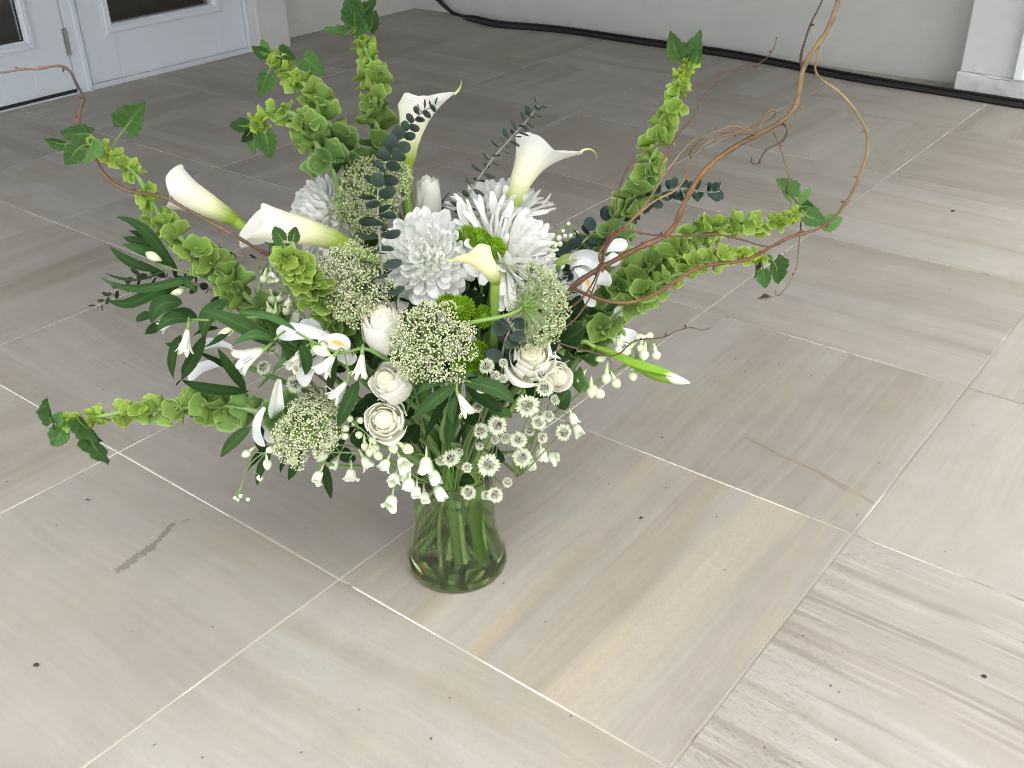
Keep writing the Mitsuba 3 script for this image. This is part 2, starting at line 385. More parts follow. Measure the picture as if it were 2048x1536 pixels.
def spline(pts, n):
    pts = np.asarray(pts, float)
    if len(pts) == 2:
        return pts[0] + (pts[1] - pts[0]) * np.linspace(0, 1, n)[:, None]
    t = np.r_[0, np.cumsum(np.linalg.norm(np.diff(pts, axis=0), axis=1) ** 0.6)]
    return CubicSpline(t, pts)(np.linspace(0, t[-1], n))


def tangents(p):
    return nrm(np.gradient(p, axis=0))


def gridf(nu, nv, wrap=False):
    i, j = np.meshgrid(np.arange(nu - 1), np.arange(nv if wrap else nv - 1), indexing='ij')
    k = (j + 1) % nv
    a, b, c, d = i * nv + j, i * nv + k, (i + 1) * nv + k, (i + 1) * nv + j
    return np.stack([np.stack([a, b, c], -1), np.stack([a, c, d], -1)], 2).reshape(-1, 3)


def col(c, n):
    c = np.asarray(c, float)
    return np.broadcast_to(c, (n, 3)).copy() if c.ndim == 1 else c


def join(parts):
    vs, fs, cs, o = [], [], [], 0
    for v, f, c in parts:
        vs.append(v); fs.append(np.asarray(f) + o); cs.append(col(c, len(v))); o += len(v)
    return np.vstack(vs), np.vstack(fs), np.vstack(cs)


def put(name, vfc, bsdf, parent=None, smooth=True):
    v, f, c = vfc
    return add(name, mikit.ply((v, f), bsdf, smooth=smooth, color=np.clip(col(c, len(v)), 0.002, 0.9)), parent)


def frames(p):
    """Tangent, and two smoothly turning normals along the polyline p."""
    t = tangents(p)
    a = np.zeros_like(p)
    ref = np.array([0.3, 0.2, 0.93]) if abs(t[0][2]) < 0.9 else np.array([1.0, 0, 0])
    x = nrm(ref - t[0] * (ref @ t[0]))
    for i in range(len(p)):
        x = nrm(x - t[i] * (x @ t[i]))
        a[i] = x
    return t, a, np.cross(t, a)


def tube(pts, rad, color, sides=7, n=None, jitter=0.0, cap=True):
    p = spline(pts, n) if n else np.asarray(pts, float)
    n = len(p)
    rad = np.interp(np.linspace(0, 1, n), np.linspace(0, 1, np.size(rad)), np.ravel(rad)) if np.size(rad) != n else np.asarray(rad, float)
    t, a, b = frames(p)
    th = np.arange(sides) / sides * 2 * math.pi
    rr = rad[:, None] * (1 + jitter * (meshkit.noise(np.stack([np.arange(n)[:, None] * 0.9 + 0 * th, np.cos(th) * 2 + 0 * rad[:, None], np.sin(th) * 2 + 3 + 0 * rad[:, None]], -1)) - 0.5))
    v = p[:, None] + rr[..., None] * (np.cos(th)[None, :, None] * a[:, None] + np.sin(th)[None, :, None] * b[:, None])
    v = v.reshape(-1, 3)
    f = gridf(n, sides, True)
    c = np.asarray(color, float)
    if c.ndim == 2:
        c = np.stack([np.interp(np.linspace(0, 1, n), np.linspace(0, 1, len(c)), c[:, k]) for k in range(3)], 1)
        c = np.repeat(c, sides, 0)
    else:
        c = col(c, len(v))
    if cap:
        o = len(v)
        v = np.vstack([v, p[0], p[-1]])
        k = np.arange(sides)
        f = np.vstack([f, np.stack([(k + 1) % sides, k, 0 * k + o], 1), np.stack([k + (n - 1) * sides, (k + 1) % sides + (n - 1) * sides, 0 * k + o + 1], 1)])
        c = np.vstack([c, c[0], c[-1]])
    return v, f, c


def strip(path, up, width, color, nl=9, nw=5, fold=0.0, wave=0.0, curl=0.0, seed=0.0, edge=None):
    """A leaf or petal along path: width(t) is the half width, up the side its face looks to; fold cups it, wave ruffles its edges. color(t, s) or a colour."""
    tt = 1 - (1 - np.linspace(0, 1, nl)) ** 1.55                # closer rows near the tip
    fine = spline(path, 64)
    p = np.stack([np.interp(tt, np.linspace(0, 1, 64), fine[:, k]) for k in range(3)], 1)
    t = nrm(np.gradient(p, tt, axis=0))
    up = np.asarray(up, float)
    side = nrm(np.cross(up, t))
    nn = np.cross(t, side)
    w = np.array([width(x) for x in tt])
    s = np.linspace(-1, 1, nw)
    lift = fold * np.abs(s)[None] ** 1.5 * w[:, None] + wave * w.max() * np.sin(tt[:, None] * 9 + seed + 2.2 * s[None]) * np.abs(s)[None] ** 1.5 * np.minimum(1, 4 * tt * (1 - tt))[:, None]
    v = p[:, None] + side[:, None] * (w[:, None] * s[None] * math.cos(min(abs(fold), 1) * 0.5))[..., None] + nn[:, None] * lift[..., None]
    f = gridf(nl, nw)
    if callable(color):
        c = np.array([[color(a, b) for b in s] for a in tt]).reshape(-1, 3)
    else:
        c = col(color, nl * nw)
    return v.reshape(-1, 3), f, c


def blob(center, axis, r, length, color, nt=6, ns=7, tipr=0.0, shape=None):
    """A closed spindle from center along axis."""
    axis = nrm(axis)
    x = nrm(np.cross(axis, [0.31, 0.52, 0.79])); y = np.cross(axis, x)
    t = np.linspace(0, 1, nt)
    rr = r * (np.sin(np.pi * np.clip(t, 0, 1) ** 0.8) ** 0.75 if shape is None else shape(t))
    rr[0] = rr[-1] = max(tipr, 1e-5)
    th = np.arange(ns) / ns * 2 * math.pi
    v = np.asarray(center)[None, None] + axis * (t * length)[:, None, None] + rr[:, None, None] * (np.cos(th)[None, :, None] * x + np.sin(th)[None, :, None] * y)
    c = np.asarray(color, float)
    if c.ndim == 2:
        c = np.stack([np.interp(t, np.linspace(0, 1, len(c)), c[:, k]) for k in range(3)], 1)
        c = np.repeat(c, ns, 0)
    return v.reshape(-1, 3), gridf(nt, ns, True), col(c, nt * ns)


OCT_V = np.array([[1, 0, 0], [-1, 0, 0], [0, 1, 0], [0, -1, 0], [0, 0, 1], [0, 0, -1.0]])
OCT_F = np.array([[0, 2, 4], [2, 1, 4], [1, 3, 4], [3, 0, 4], [2, 0, 5], [1, 2, 5], [3, 1, 5], [0, 3, 5]])


def dots(points, r, colors, squash=1.0):
    """Tiny beads at the points."""
    points = np.asarray(points); n = len(points)
    r = np.broadcast_to(r, (n,))
    q = rng.normal(size=(n, 3, 3)); q = np.linalg.qr(q)[0]
    v = points[:, None] + np.einsum('nij,kj->nki', q, OCT_V * [1, 1, squash]) * r[:, None, None]
    f = (OCT_F[None] + 6 * np.arange(n)[:, None, None]).reshape(-1, 3)
    return v.reshape(-1, 3), f, np.repeat(col(colors, n), 6, 0)


def vary(c, a=0.12, g=None):
    """A colour a little lighter, darker or yellower than c."""
    g = g or rng
    return np.asarray(c) * (1 + g.uniform(-a, a)) * (1 + g.uniform(-a, a, 3) * 0.35)


def rot_about(v, axis, ang):
    axis = nrm(axis)
    return v * math.cos(ang) + np.cross(axis, v) * math.sin(ang) + axis * (v @ axis) * (1 - math.cos(ang))


def basis(axis, ref=UP):
    z = nrm(axis)
    x = np.cross(ref, z)
    if np.linalg.norm(x) < 1e-3:
        x = np.cross([1, 0, 0], z)
    x = nrm(x)
    return x, np.cross(z, x), z


# ------------------------------------------------------------------ the vase's inside, and stems that reach into it
GREEN_STEM = np.array([0.14, 0.225, 0.072])
stem_no = [0]


def into_vase(p, pull=0.5, spread=0.043, depth=None):
    """Points that carry a stem from p (where it leaves its flower) through the vase's neck to its bottom."""
    g = np.random.default_rng(500 + stem_no[0]); stem_no[0] += 1
    h = np.asarray(p) - VASE; h[2] = 0
    u = nrm(h) if np.linalg.norm(h) > 0.02 else nrm(g.normal(size=3) * [1, 1, 0])
    u = nrm(u + 0.9 * g.normal(size=3) * [1, 1, 0])
    neck = VASE + nrm(h + 1e-6) * min(spread, 0.12 * np.linalg.norm(h)) * 0.6 + u * spread * g.uniform(0.15, 0.6)
    d = neck - VASE; d[2] = 0
    if np.linalg.norm(d) > spread:
        neck = VASE + nrm(d) * spread
    neck = neck + UP * 0.19
    low = VASE - nrm(neck - VASE - UP * 0.19 + 1e-6) * g.uniform(0.015, 0.058) + nrm(g.normal(size=3) * [1, 1, 0]) * 0.014
    dl = low - VASE
    if np.linalg.norm(dl) > 0.06:
        low = VASE + nrm(dl) * 0.06
    low = low + UP * (g.uniform(0.014, 0.05) if depth is None else depth)
    over = neck + (neck - low) * 0.55 * pull
    return [over, neck, low]


def stem_to_vase(p, direction=None, r=0.0035, color=GREEN_STEM, pull=0.5, n=22, sides=7, extra=(), spread=0.043):
    color = np.asarray(color)
    pts = [np.asarray(p, float)]
    if direction is not None:
        dist = np.linalg.norm(p - VASE - UP * 0.25)
        pts.append(p + nrm(direction) * min(0.06, 0.25 * dist))
    pts += list(extra)
    pts += into_vase(pts[-1], pull, spread)
    # drop a bend point that lies too near its neighbour
    keep = [pts[0]]
    for q in pts[1:]:
        if np.linalg.norm(q - keep[-1]) > 0.025:
            keep.append(q)
    c = np.array([vary(color, 0.06), vary(color, 0.15), vary(color * np.array([1.3, 1.25, 1.3]), 0.1), vary(np.array([0.30, 0.37, 0.17]), 0.25)])
    return tube(keep, [r * 0.9, r, r * 1.1], c, sides, n)


# ------------------------------------------------------------------ kinds of flower
def bell(base, axis, R, g, tone):
    x, y, z = basis(axis, g.normal(size=3))
    nt, nr = 26, 9
    th = np.arange(nt) / nt * 2 * math.pi
    t = np.linspace(0, 1, nr)
    sq = g.uniform(0.48, 0.95); ph = g.uniform(0, 6.28, 3)
    r = R * (0.10 + 0.66 * (1 - (1 - t) ** 1.9) + 0.24 * t ** 3)[:, None] * (1 + 0.09 * t[:, None] ** 2 * np.cos(5 * th + ph[0]) + 0.08 * t[:, None] * np.cos(2 * th + ph[1]))
    h = R * g.uniform(0.95, 1.35) * (t ** 1.15 - 0.14 * t ** 4)[:, None] + R * t[:, None] ** 2.2 * (0.18 * np.sin(2 * th + ph[1]) + 0.15 * np.sin(3 * th + ph[2]) + 0.09 * np.sin(6 * th + ph[0]) + g.uniform(0.1, 0.4) * np.cos(th + ph[2]))
    v = base + (r * np.cos(th))[..., None] * x + (r * np.sin(th) * sq)[..., None] * y + h[..., None] * z
    vein = 0.5 + 0.5 * np.cos(10 * th + ph[0])
    shade = (0.86 + 0.18 * t[:, None] + 0.14 * vein[None] * t[:, None] * (1 - t[:, None]) * 2)
    c = tone * shade[..., None]
    c[-1] = tone * 1.2 + [0.13, 0.15, 0.07]
    c[0] = tone * 0.9 + [0.05, 0.06, 0.03]
    inner = blob(base + z * R * 0.12, z, R * 0.13, R * 0.4, tone * 1.3 + [0.05, 0.05, 0.02], 5, 6)
    return join([(v.reshape(-1, 3), gridf(nr, nt, True), c.reshape(-1, 3)), inner])


BELL_LOW, BELL_TIP = np.array([0.108, 0.208, 0.070]), np.array([0.285, 0.415, 0.082])
LEAF_MOLU = np.array([0.078, 0.160, 0.050])


def round_leaf(pb, pt, up, wr=0.5, tone=LEAF_MOLU, cup=0.25, g=None, teeth=5):
    """A broad toothed leaf from its stalk end pb to its tip pt, folded along its midrib."""
    g = g or rng
    pb, pt = np.asarray(pb), np.asarray(pt)
    L = np.linalg.norm(pt - pb)
    ax = nrm(pt - pb); side = nrm(np.cross(up, ax)); n = np.cross(ax, side)
    nl, nw = 33, 11
    q = np.linspace(0, 1, nl)[:, None]; s = np.linspace(-1, 1, nw)[None]
    saw = 1 - np.abs((q * teeth + 0.15 + 50) % 1 - 0.35) / 0.65
    w = L * wr * 0.86 * np.sin(np.pi * np.clip(q * 0.96 + 0.04, 0, 1) ** 0.62) ** 0.85 * (0.88 + 0.17 * saw ** 0.8)
    fold, droop = g.uniform(0.15, 0.75), g.uniform(-0.35, 0.10)
    lift = np.abs(s) ** 1.3 * w * fold + droop * L * (q - 0.1) ** 2 + 0.035 * L * np.sin(q * 15 + 4 * s + g.uniform(0, 6)) * np.abs(s) ** 1.5
    back = -0.16 * L * np.abs(s) ** 2 * (1 - q) ** 3 + 0.05 * L * np.abs(s) * q * (1 - q)
    v = pb + (L * q + back)[..., None] * ax + (w * s * math.cos(fold * 0.7))[..., None] * side + lift[..., None] * n
    vein = np.maximum(np.exp(-(s / 0.10) ** 2) * np.ones_like(q), np.exp(-((((q * teeth - np.abs(s) * 1.1) + 50) % 1 - 0.5) / 0.13) ** 2) * 0.7)
    c = tone * (0.86 + 0.14 * np.abs(s) + 0.55 * vein * (1 - 0.5 * q))[..., None]
    return v.reshape(-1, 3), gridf(nl, nw), c.reshape(-1, 3)


def bells_of_ireland(label, px, leaves=(), rbase=0.022, rtip=0.007, start=0.0, seed=1, gap=0.030, to_vase=True, stemr=0.0045, group='bells of Ireland stems', dark=0.0, kinks=None):
    """px: photo points (x, y, d) from where the stem comes out of the bouquet to its tip; leaves: (stalk x, y, d, tip x, y, d, width ratio) at the tip."""
    g = np.random.default_rng(seed)
    key = thing('bells_of_ireland', label, 'bells of Ireland', group)
    tip = [P(*q) for q in px]
    p = spline(tip, 80)
    body = tip[::-1]
    if to_vase:
        d0 = nrm(tip[0] - tip[1])
        rest = into_vase(tip[0], 0.6)
        full = np.vstack([p[::-1], spline([tip[0]] + [q for q in rest if np.linalg.norm(q - tip[0]) > 0.03], 24)[1:]])
    else:
        full = p[::-1]
    c = np.array([[0.26, 0.40, 0.10], [0.20, 0.33, 0.10], [0.18, 0.29, 0.10], [0.15, 0.24, 0.09]])
    put('stem', tube(full, np.interp(np.linspace(0, 1, len(full)), [0, 0.25, 1], [0.0016, stemr * 0.85, stemr]), c, 6), 'stem_skin', key)
    s = np.r_[0, np.cumsum(np.linalg.norm(np.diff(p, axis=0), axis=1))]
    total = s[-1]
    t, a, b = frames(p)
    at, k = start * total, 0
    while at < total * 0.995:
        f = at / total
        R = (rbase + (rtip - rbase) * f ** 1.4) * g.uniform(0.9, 1.1)
        i = int(np.searchsorted(s, at).clip(0, 79))
        m = int(g.integers(4, 6)) if f < 0.8 else 4
        for j in range(m):
            ang = (j + g.uniform(-0.22, 0.22)) / m * 6.283 + k * 0.72
            out = math.cos(ang) * a[i] + math.sin(ang) * b[i]
            ax = nrm(out + t[i] * g.uniform(0.15, 0.85) + 0.22 * g.normal(size=3))
            tone = vary((BELL_LOW + (BELL_TIP - BELL_LOW) * np.clip(f * 1.15 + g.uniform(-0.08, 0.15), 0, 1)) * (1 - dark), 0.10, g)
            put('bell', bell(p[i] + out * 0.003 + t[i] * g.uniform(-0.3, 0.3) * gap, ax, R * g.uniform(0.85, 1.12), g, tone), 'bell_skin', key)
        at += gap * (0.36 + 0.74 * (1 - f ** 1.3)) * g.uniform(0.88, 1.12)
        k += 1
    # small spiky buds at the very tip
    for j in range(9):
        ax = nrm(t[-1] * 1.0 + 0.8 * g.normal(size=3))
        put('bell', bell(p[-1 - j], ax, 0.006 + 0.0003 * j, g, vary(np.array([0.33, 0.44, 0.05]) * (1 - dark), 0.12, g)), 'bell_skin', key)
    for q in leaves:
        x0, y0, d0, x1, y1, d1, wr = q[:7]
        tone = vary(LEAF_MOLU * (q[7] if len(q) > 7 else 1.0), 0.12, g)
        pb, pt = P(x0, y0, d0), P(x1, y1, d1)
        up = nrm(-HF * 0.75 + UP * 0.45 + 0.45 * g.normal(size=3))
        v = round_leaf(pb, pt, up, wr, tone, 0.5, g)
        near = p[40 + int(np.argmin(np.linalg.norm(p[40:] - pb, axis=1)))]
        st = tube([near, (near + pb) / 2 + UP * 0.003, pb, pb + (pt - pb) * 0.45 + nrm(up) * 0.0003], [0.0013, 0.0012, 0.001, 0.0005], [0.22, 0.34, 0.10], 5, 8)
        put('leaf', join([v, st]), 'leaf_skin', key)
    return key


def calla(label, base, mouth, tipdir, stem_px, L=None, R=0.036, curl=0.03, seed=1, r0=0.0115, crease=1.0, low=0.30, yellow=0.0, bend=None, wrap=1.06, flare=1.7, seam=math.pi):
    """base, mouth: (x, y, d) of the funnel's foot and the middle of its mouth; tipdir: (x, y, d) of the pointed tip."""
    g = np.random.default_rng(seed)
    key = thing('calla_lily', label, 'calla lily', None)
    b, m, tp = P(*base), P(*mouth), P(*tipdir)
    mid = (b + m) / 2 if bend is None else P(*bend)
    axisp = spline([b, mid, m], 40)
    Lm = np.sum(np.linalg.norm(np.diff(axisp, axis=0), axis=1))
    t = tangents(axisp)
    out = tp - m
    nu, nv = 26, 45
    th = np.linspace(-math.pi * wrap, math.pi * wrap, nv)
    u = np.linspace(0, 1, nu)
    V = np.zeros((nu, nv, 3)); C = np.zeros((nu, nv, 3))
    tl = np.linalg.norm(out)
    for i in range(nu):
        for j in range(nv):
            back = (1 + math.cos(th[j])) / 2
            top = 1.0 - low * (1 - back) ** 1.3 + 0.04 * math.sin(3 * th[j] + seed)
            s = u[i] * top
            k = s * 39
            k0 = min(int(k), 38); fr = k - k0
            q = axisp[k0] * (1 - fr) + axisp[k0 + 1] * fr
            tt = nrm(t[k0] * (1 - fr) + t[k0 + 1] * fr)
            x = nrm(out - tt * (out @ tt)); y = np.cross(tt, x)
            fl = np.clip((s - 0.25) / 0.75, 0, 1) ** flare
            rr = r0 * (0.62 + 0.38 * min(1, s * 6)) * (1 + 0.35 * s) + (R - r0) * fl
            rr *= 1 + crease * 0.022 * math.sin(5 * th[j] + seed) * fl + (crease - 1) * 0.05 * math.sin(3 * th[j] + 1.3) * fl + 0.012 * math.sin(11 * th[j] + 2 * seed) * fl
            rr *= 1 + 0.045 * (abs(th[j]) - math.pi) * (1 if th[j] > 0 else -1) * (abs(th[j]) > math.pi * 0.85)
            e = np.clip((u[i] - 0.62) / 0.38, 0, 1)
            rimroll = e ** 2 * (0.13 + 0.22 * math.sin(2 * th[j] + seed) ** 2) * R
            pt = q + (x * math.cos(th[j]) + y * math.sin(th[j])) * (rr + rimroll) + tt * (-0.10 * R * e ** 3)
            # the pointed tip leans outwards
            w = math.exp(-(th[j] / 0.62) ** 2) * e ** 1.5
            pt = pt + (nrm(out) * max(0.0, tl - R) + tt * 0.004) * w * 0.9
            V[i, j] = pt
            a = np.clip((s - 0.05) / 0.42, 0, 1)
            a = a * a * (3 - 2 * a)
            vein = 0.5 + 0.5 * math.cos(th[j] * 14)
            green = np.array([0.30, 0.42, 0.055]) * (0.9 + 0.12 * vein)
            cream = np.array([0.86, 0.84, 0.56])
            white = np.array([0.885, 0.88, 0.83])
            cc = green + (cream - green) * a
            a2 = np.clip((s - 0.34) / 0.50, 0, 1)
            cc = cc + (white * (1 - yellow) + np.array([0.87, 0.83, 0.44]) * yellow - cc) * a2
            C[i, j] = cc * (0.985 + 0.03 * vein * (1 - a2))
    j0 = nv // 2
    sp = put('spathe', (V.reshape(-1, 3), gridf(nu, nv), C.reshape(-1, 3)), 'petal_skin', key)
    tipp = V[-1, j0]
    d1 = nrm(tipp - V[-4, j0])
    dn = np.array([0, 0, -1.0]) if curl > 0 else UP
    cp = [tipp - d1 * 0.003, tipp + d1 * abs(curl) * 0.45, tipp + d1 * abs(curl) * 0.75 + dn * abs(curl) * 0.30, tipp + d1 * abs(curl) * 0.85 + dn * abs(curl) * 0.72]
    put('curled_tip', tube(cp, [0.0022, 0.0013, 0.0004], np.array([[0.70, 0.70, 0.40], [0.45, 0.50, 0.14], [0.20, 0.24, 0.06]]), 6, 12), 'stem_skin', key)
    put('spadix', tube(axisp[6:30], [0.004, 0.0045, 0.003], [0.75, 0.60, 0.10], 8), 'stem_skin', key)
    # stem
    pts = [b + t[0] * 0.004] + [P(*q) for q in stem_px]
    pts += [q for q in into_vase(pts[-1], 0.5) if np.linalg.norm(q - pts[-1]) > 0.03]
    cs = np.array([[0.24, 0.38, 0.06], [0.10, 0.21, 0.04], [0.085, 0.185, 0.04], [0.10, 0.20, 0.05], [0.13, 0.22, 0.07]])
    put('stem', tube(pts, [r0 * 0.66, r0 * 0.74, r0 * 0.72, 0.0065], cs, 10, 40), 'stem_skin', key)
    return key


def mum(label, center, axis, R, seed, n=150, opened=0.0, maxphi=112, tone=(0.875, 0.885, 0.87), width=0.085, core=0.30, droop=0.0, coretone=(0.74, 0.77, 0.62), dirn=None):
    g = np.random.default_rng(seed)
    key = thing('chrysanthemum', label, 'chrysanthemum', None)
    c0 = P(*center)
    x, y, z = basis(axis, [0.2, 0.1, 1])
    put('disc', blob(c0 - z * core * R * 0.9, z, core * R, core * R * 1.7, np.array([[0.12, 0.2, 0.06], [0.3, 0.4, 0.15], coretone]), 8, 10), 'stem_skin', key)
    for i in range(n):
        f = (i + 0.5) / n
        phi = math.radians(maxphi) * f ** 0.62
        th = i * 2.39996 + g.uniform(-0.1, 0.1)
        rad = math.cos(th) * x + math.sin(th) * y
        d = rad * math.sin(phi) + z * math.cos(phi)
        inward = nrm(z * 1.0 - rad * (0.55 * (1 - f)))
        Lp = R * (0.42 + 0.38 * f ** 0.8) * g.uniform(0.88, 1.1) * (1 + 0.25 * opened * f)
        p0 = c0 + d * core * R
        inc = (1 - opened) * (1 - 0.75 * f)
        p1 = p0 + nrm(d + 0.25 * rad) * Lp * 0.55
        p2 = p1 + nrm(d + inward * inc * 1.3 - UP * droop * max(0, f - 0.55) * 2.2 + 0.22 * g.normal(size=3)) * Lp * 0.48
        path = [p0, p1, p2]
        if f > 0.93 and g.random() < 0.5 and opened < 0.5:                                                      # a few outer petals hang and hook up again at the end
            p3 = p2 + nrm(-UP * 0.9 + rad * 0.3) * Lp * 0.32
            path = [p0, p1, p2, p3]
        w = R * width * (0.65 + 0.55 * f) * g.uniform(0.88, 1.12)
        shade = 0.95 + 0.05 * f
        cc = np.asarray(tone) * shade * g.uniform(0.97, 1.02)
        base = np.array([0.76, 0.81, 0.64])
        put('petal', strip(path, inward + 0.15 * g.normal(size=3), lambda q, w=w: w * (0.42 + 0.75 * q ** 0.7) * math.sqrt(max(0.06, 1 - max(0, (q - 0.74) / 0.26) ** 2.2)), lambda q, s, cc=cc: base + (cc - base) * min(1, 0.3 + q * 1.6) * (1 - 0.03 * abs(s)), 9, 5, 0.36, 0.0), 'petal_skin', key)
    put('stem', stem_to_vase(c0 - z * core * R * 0.8, -z, 0.0042, (0.14, 0.22, 0.07)), 'stem_skin', key)
    return key


def pom(center, axis, R, g):
    """A green button flower: (petals, dome)."""
    x, y, z = basis(axis, [0.2, 0.1, 1])
    parts = []
    dome = blob(center - z * R * 0.55, z, R * 0.62, R * 1.15, np.array([[0.08, 0.16, 0.02], [0.10, 0.22, 0.02], [0.20, 0.36, 0.03]]), 7, 10)
    n = 130
    for i in range(n):
        f = (i + 0.5) / n
        phi = math.radians(108) * f ** 0.55
        th = i * 2.39996
        rad = math.cos(th) * x + math.sin(th) * y
        d = rad * math.sin(phi) + z * math.cos(phi) * 0.8
        p0 = center + d * R * 0.5
        p1 = center + d * R * g.uniform(0.86, 1.02) + z * R * 0.05 * (1 - f)
        tone = np.array([0.135, 0.255, 0.016]) * (0.75 + 0.45 * (1 - f)) * g.uniform(0.85, 1.15)
        tipc = tone * 1.3 + [0.03, 0.04, 0.0]
        w = R * 0.085
        parts.append(strip([p0, (p0 + p1) / 2 + 0.03 * R * g.normal(size=3), p1], z + 0.3 * rad, lambda q, w=w: w * (1 - 0.72 * max(0, q - 0.5) * 2 * 0.8), lambda q, s, a=tone, b2=tipc: a + (b2 - a) * q, 4, 3, 0.6))
    return join(parts), dome


def rose(label, center, axis, R, seed, inner=(0.88, 0.84, 0.64), outer=(0.88, 0.88, 0.835), closed=0.0, cup=1.0, n=13, to_vase=True, tall=1.0):
    g = np.random.default_rng(seed)
    key = thing('rose', label, 'rose', None)
    c0 = P(*center)
    x, y, z = basis(axis, [0.2, 0.1, 1])
    inner, outer = np.array(inner), np.array(outer)
    # the heart: petals wrapped so tightly that only their spiral edges show
    nr, nt = 30, 60
    q = np.linspace(0, 1, nr)[:, None]; th = np.linspace(0, 2 * math.pi, nt)[None]
    core = R * (0.36 - 0.06 * closed)
    turn = g.uniform(0, 6.28)
    wobble = 0.10 * np.sin(3 * th + turn) + 0.06 * np.sin(5 * th + 2 * turn)
    frac = ((th + turn) / (2 * math.pi) + q * (2.3 + wobble)) % 1.0
    ridge = np.where(frac < 0.82, (frac / 0.82) ** 1.6, (1 - frac) / 0.18)
    hgt = R * tall * (0.80 - 0.10 * q ** 2) + R * 0.060 * (ridge - 0.6) * np.minimum(1, q * 5) - R * 1.1 * tall * np.clip((q - 0.86) / 0.14, 0, 1) ** 2
    rad = core * q
    v = c0 + (rad * np.cos(th))[..., None] * x + (rad * np.sin(th))[..., None] * y + hgt[..., None] * z
    c = (inner + (outer - inner) * (0.35 * q ** 1.5)[..., None]) * (0.97 + 0.03 * ridge)[..., None]
    put('heart', (v.reshape(-1, 3), gridf(nr, nt), c.reshape(-1, 3)), 'rose_skin', key)
    for i in range(n):
        f = i / (n - 1)
        r = R * (0.33 + 0.50 * f) * (1 - 0.22 * closed * f) - R * 0.04 * closed
        span = (2.5 - 0.7 * f) * g.uniform(0.9, 1.1)
        a0 = turn + i * 2.39996 + g.uniform(-0.2, 0.2)
        top = R * tall * (0.86 - 0.34 * f ** 1.5 * (1 - 0.8 * closed)) * g.uniform(0.94, 1.06)
        bot = -R * tall * (0.45 + 0.25 * f)
        lip = R * (0.03 + 0.34 * f ** 1.5 * (1 - 0.6 * closed)) * g.uniform(0.75, 1.3)
        nu, nv = 12, 17
        u = np.linspace(0, 1, nu)[:, None]
        s = np.linspace(-1, 1, nv)[None]
        ang = a0 + s * span / 2 * (0.55 + 0.45 * np.sin(np.clip(u * 1.35, 0, 1) * math.pi / 2))
        edge = (1 - np.abs(s) ** 3.0)
        h2 = bot + (top - bot) * u * (0.78 + 0.22 * edge) + 0.03 * R * np.sin(s * 5 + i) * u ** 3
        belly = np.sin(np.clip(u * 0.92 + 0.05, 0, 1) * math.pi) ** 0.8
        r2 = r * (0.40 + 0.56 * belly ** 0.9 + 0.16 * u) * cup + lip * np.clip((u - 0.58) / 0.42, 0, 1) ** 1.7 * (1.25 - 0.5 * np.abs(s)) + R * 0.02 * s + 0.02 * R * np.sin(7 * s + 2 * i) * u ** 4
        h2 = h2 - lip * 0.8 * np.clip((u - 0.76) / 0.24, 0, 1) ** 2
        v = c0 + (r2 * np.cos(ang))[..., None] * x + (r2 * np.sin(ang))[..., None] * y + h2[..., None] * z
        cc = inner + (outer - inner) * np.clip(0.35 + f * 1.1, 0, 1)
        base = np.array([0.80, 0.80, 0.56])
        k = np.clip(0.30 + 1.25 * u, 0, 1)[..., None]
        c = (base + (cc - base) * k) * np.ones_like(s)[..., None] * g.uniform(0.985, 1.01)
        put('petal', (v.reshape(-1, 3), gridf(nu, nv), c.reshape(-1, 3)), 'rose_skin', key)
    hip = c0 - z * R * tall * 0.72
    put('calyx', blob(hip - z * R * 0.32, z, R * 0.27, R * 0.55, np.array([[0.10, 0.2, 0.05], [0.13, 0.24, 0.06]]), 6, 9), 'stem_skin', key)
    for j in range(5):
        a = j / 5 * 6.283 + 0.4
        rad = math.cos(a) * x + math.sin(a) * y
        put('sepal', strip([hip, hip + rad * R * 0.4 - z * R * 0.02, hip + rad * R * 0.62 - z * R * 0.30], z, lambda q: R * 0.12 * (1 - q) ** 0.8 + 0.0003, (0.10, 0.19, 0.055), 6, 3, 0.3), 'leaf_skin', key)
    if to_vase:
        put('stem', stem_to_vase(hip - z * R * 0.3, -z, 0.0038, (0.13, 0.22, 0.07)), 'stem_skin', key)
    return key, c0, z


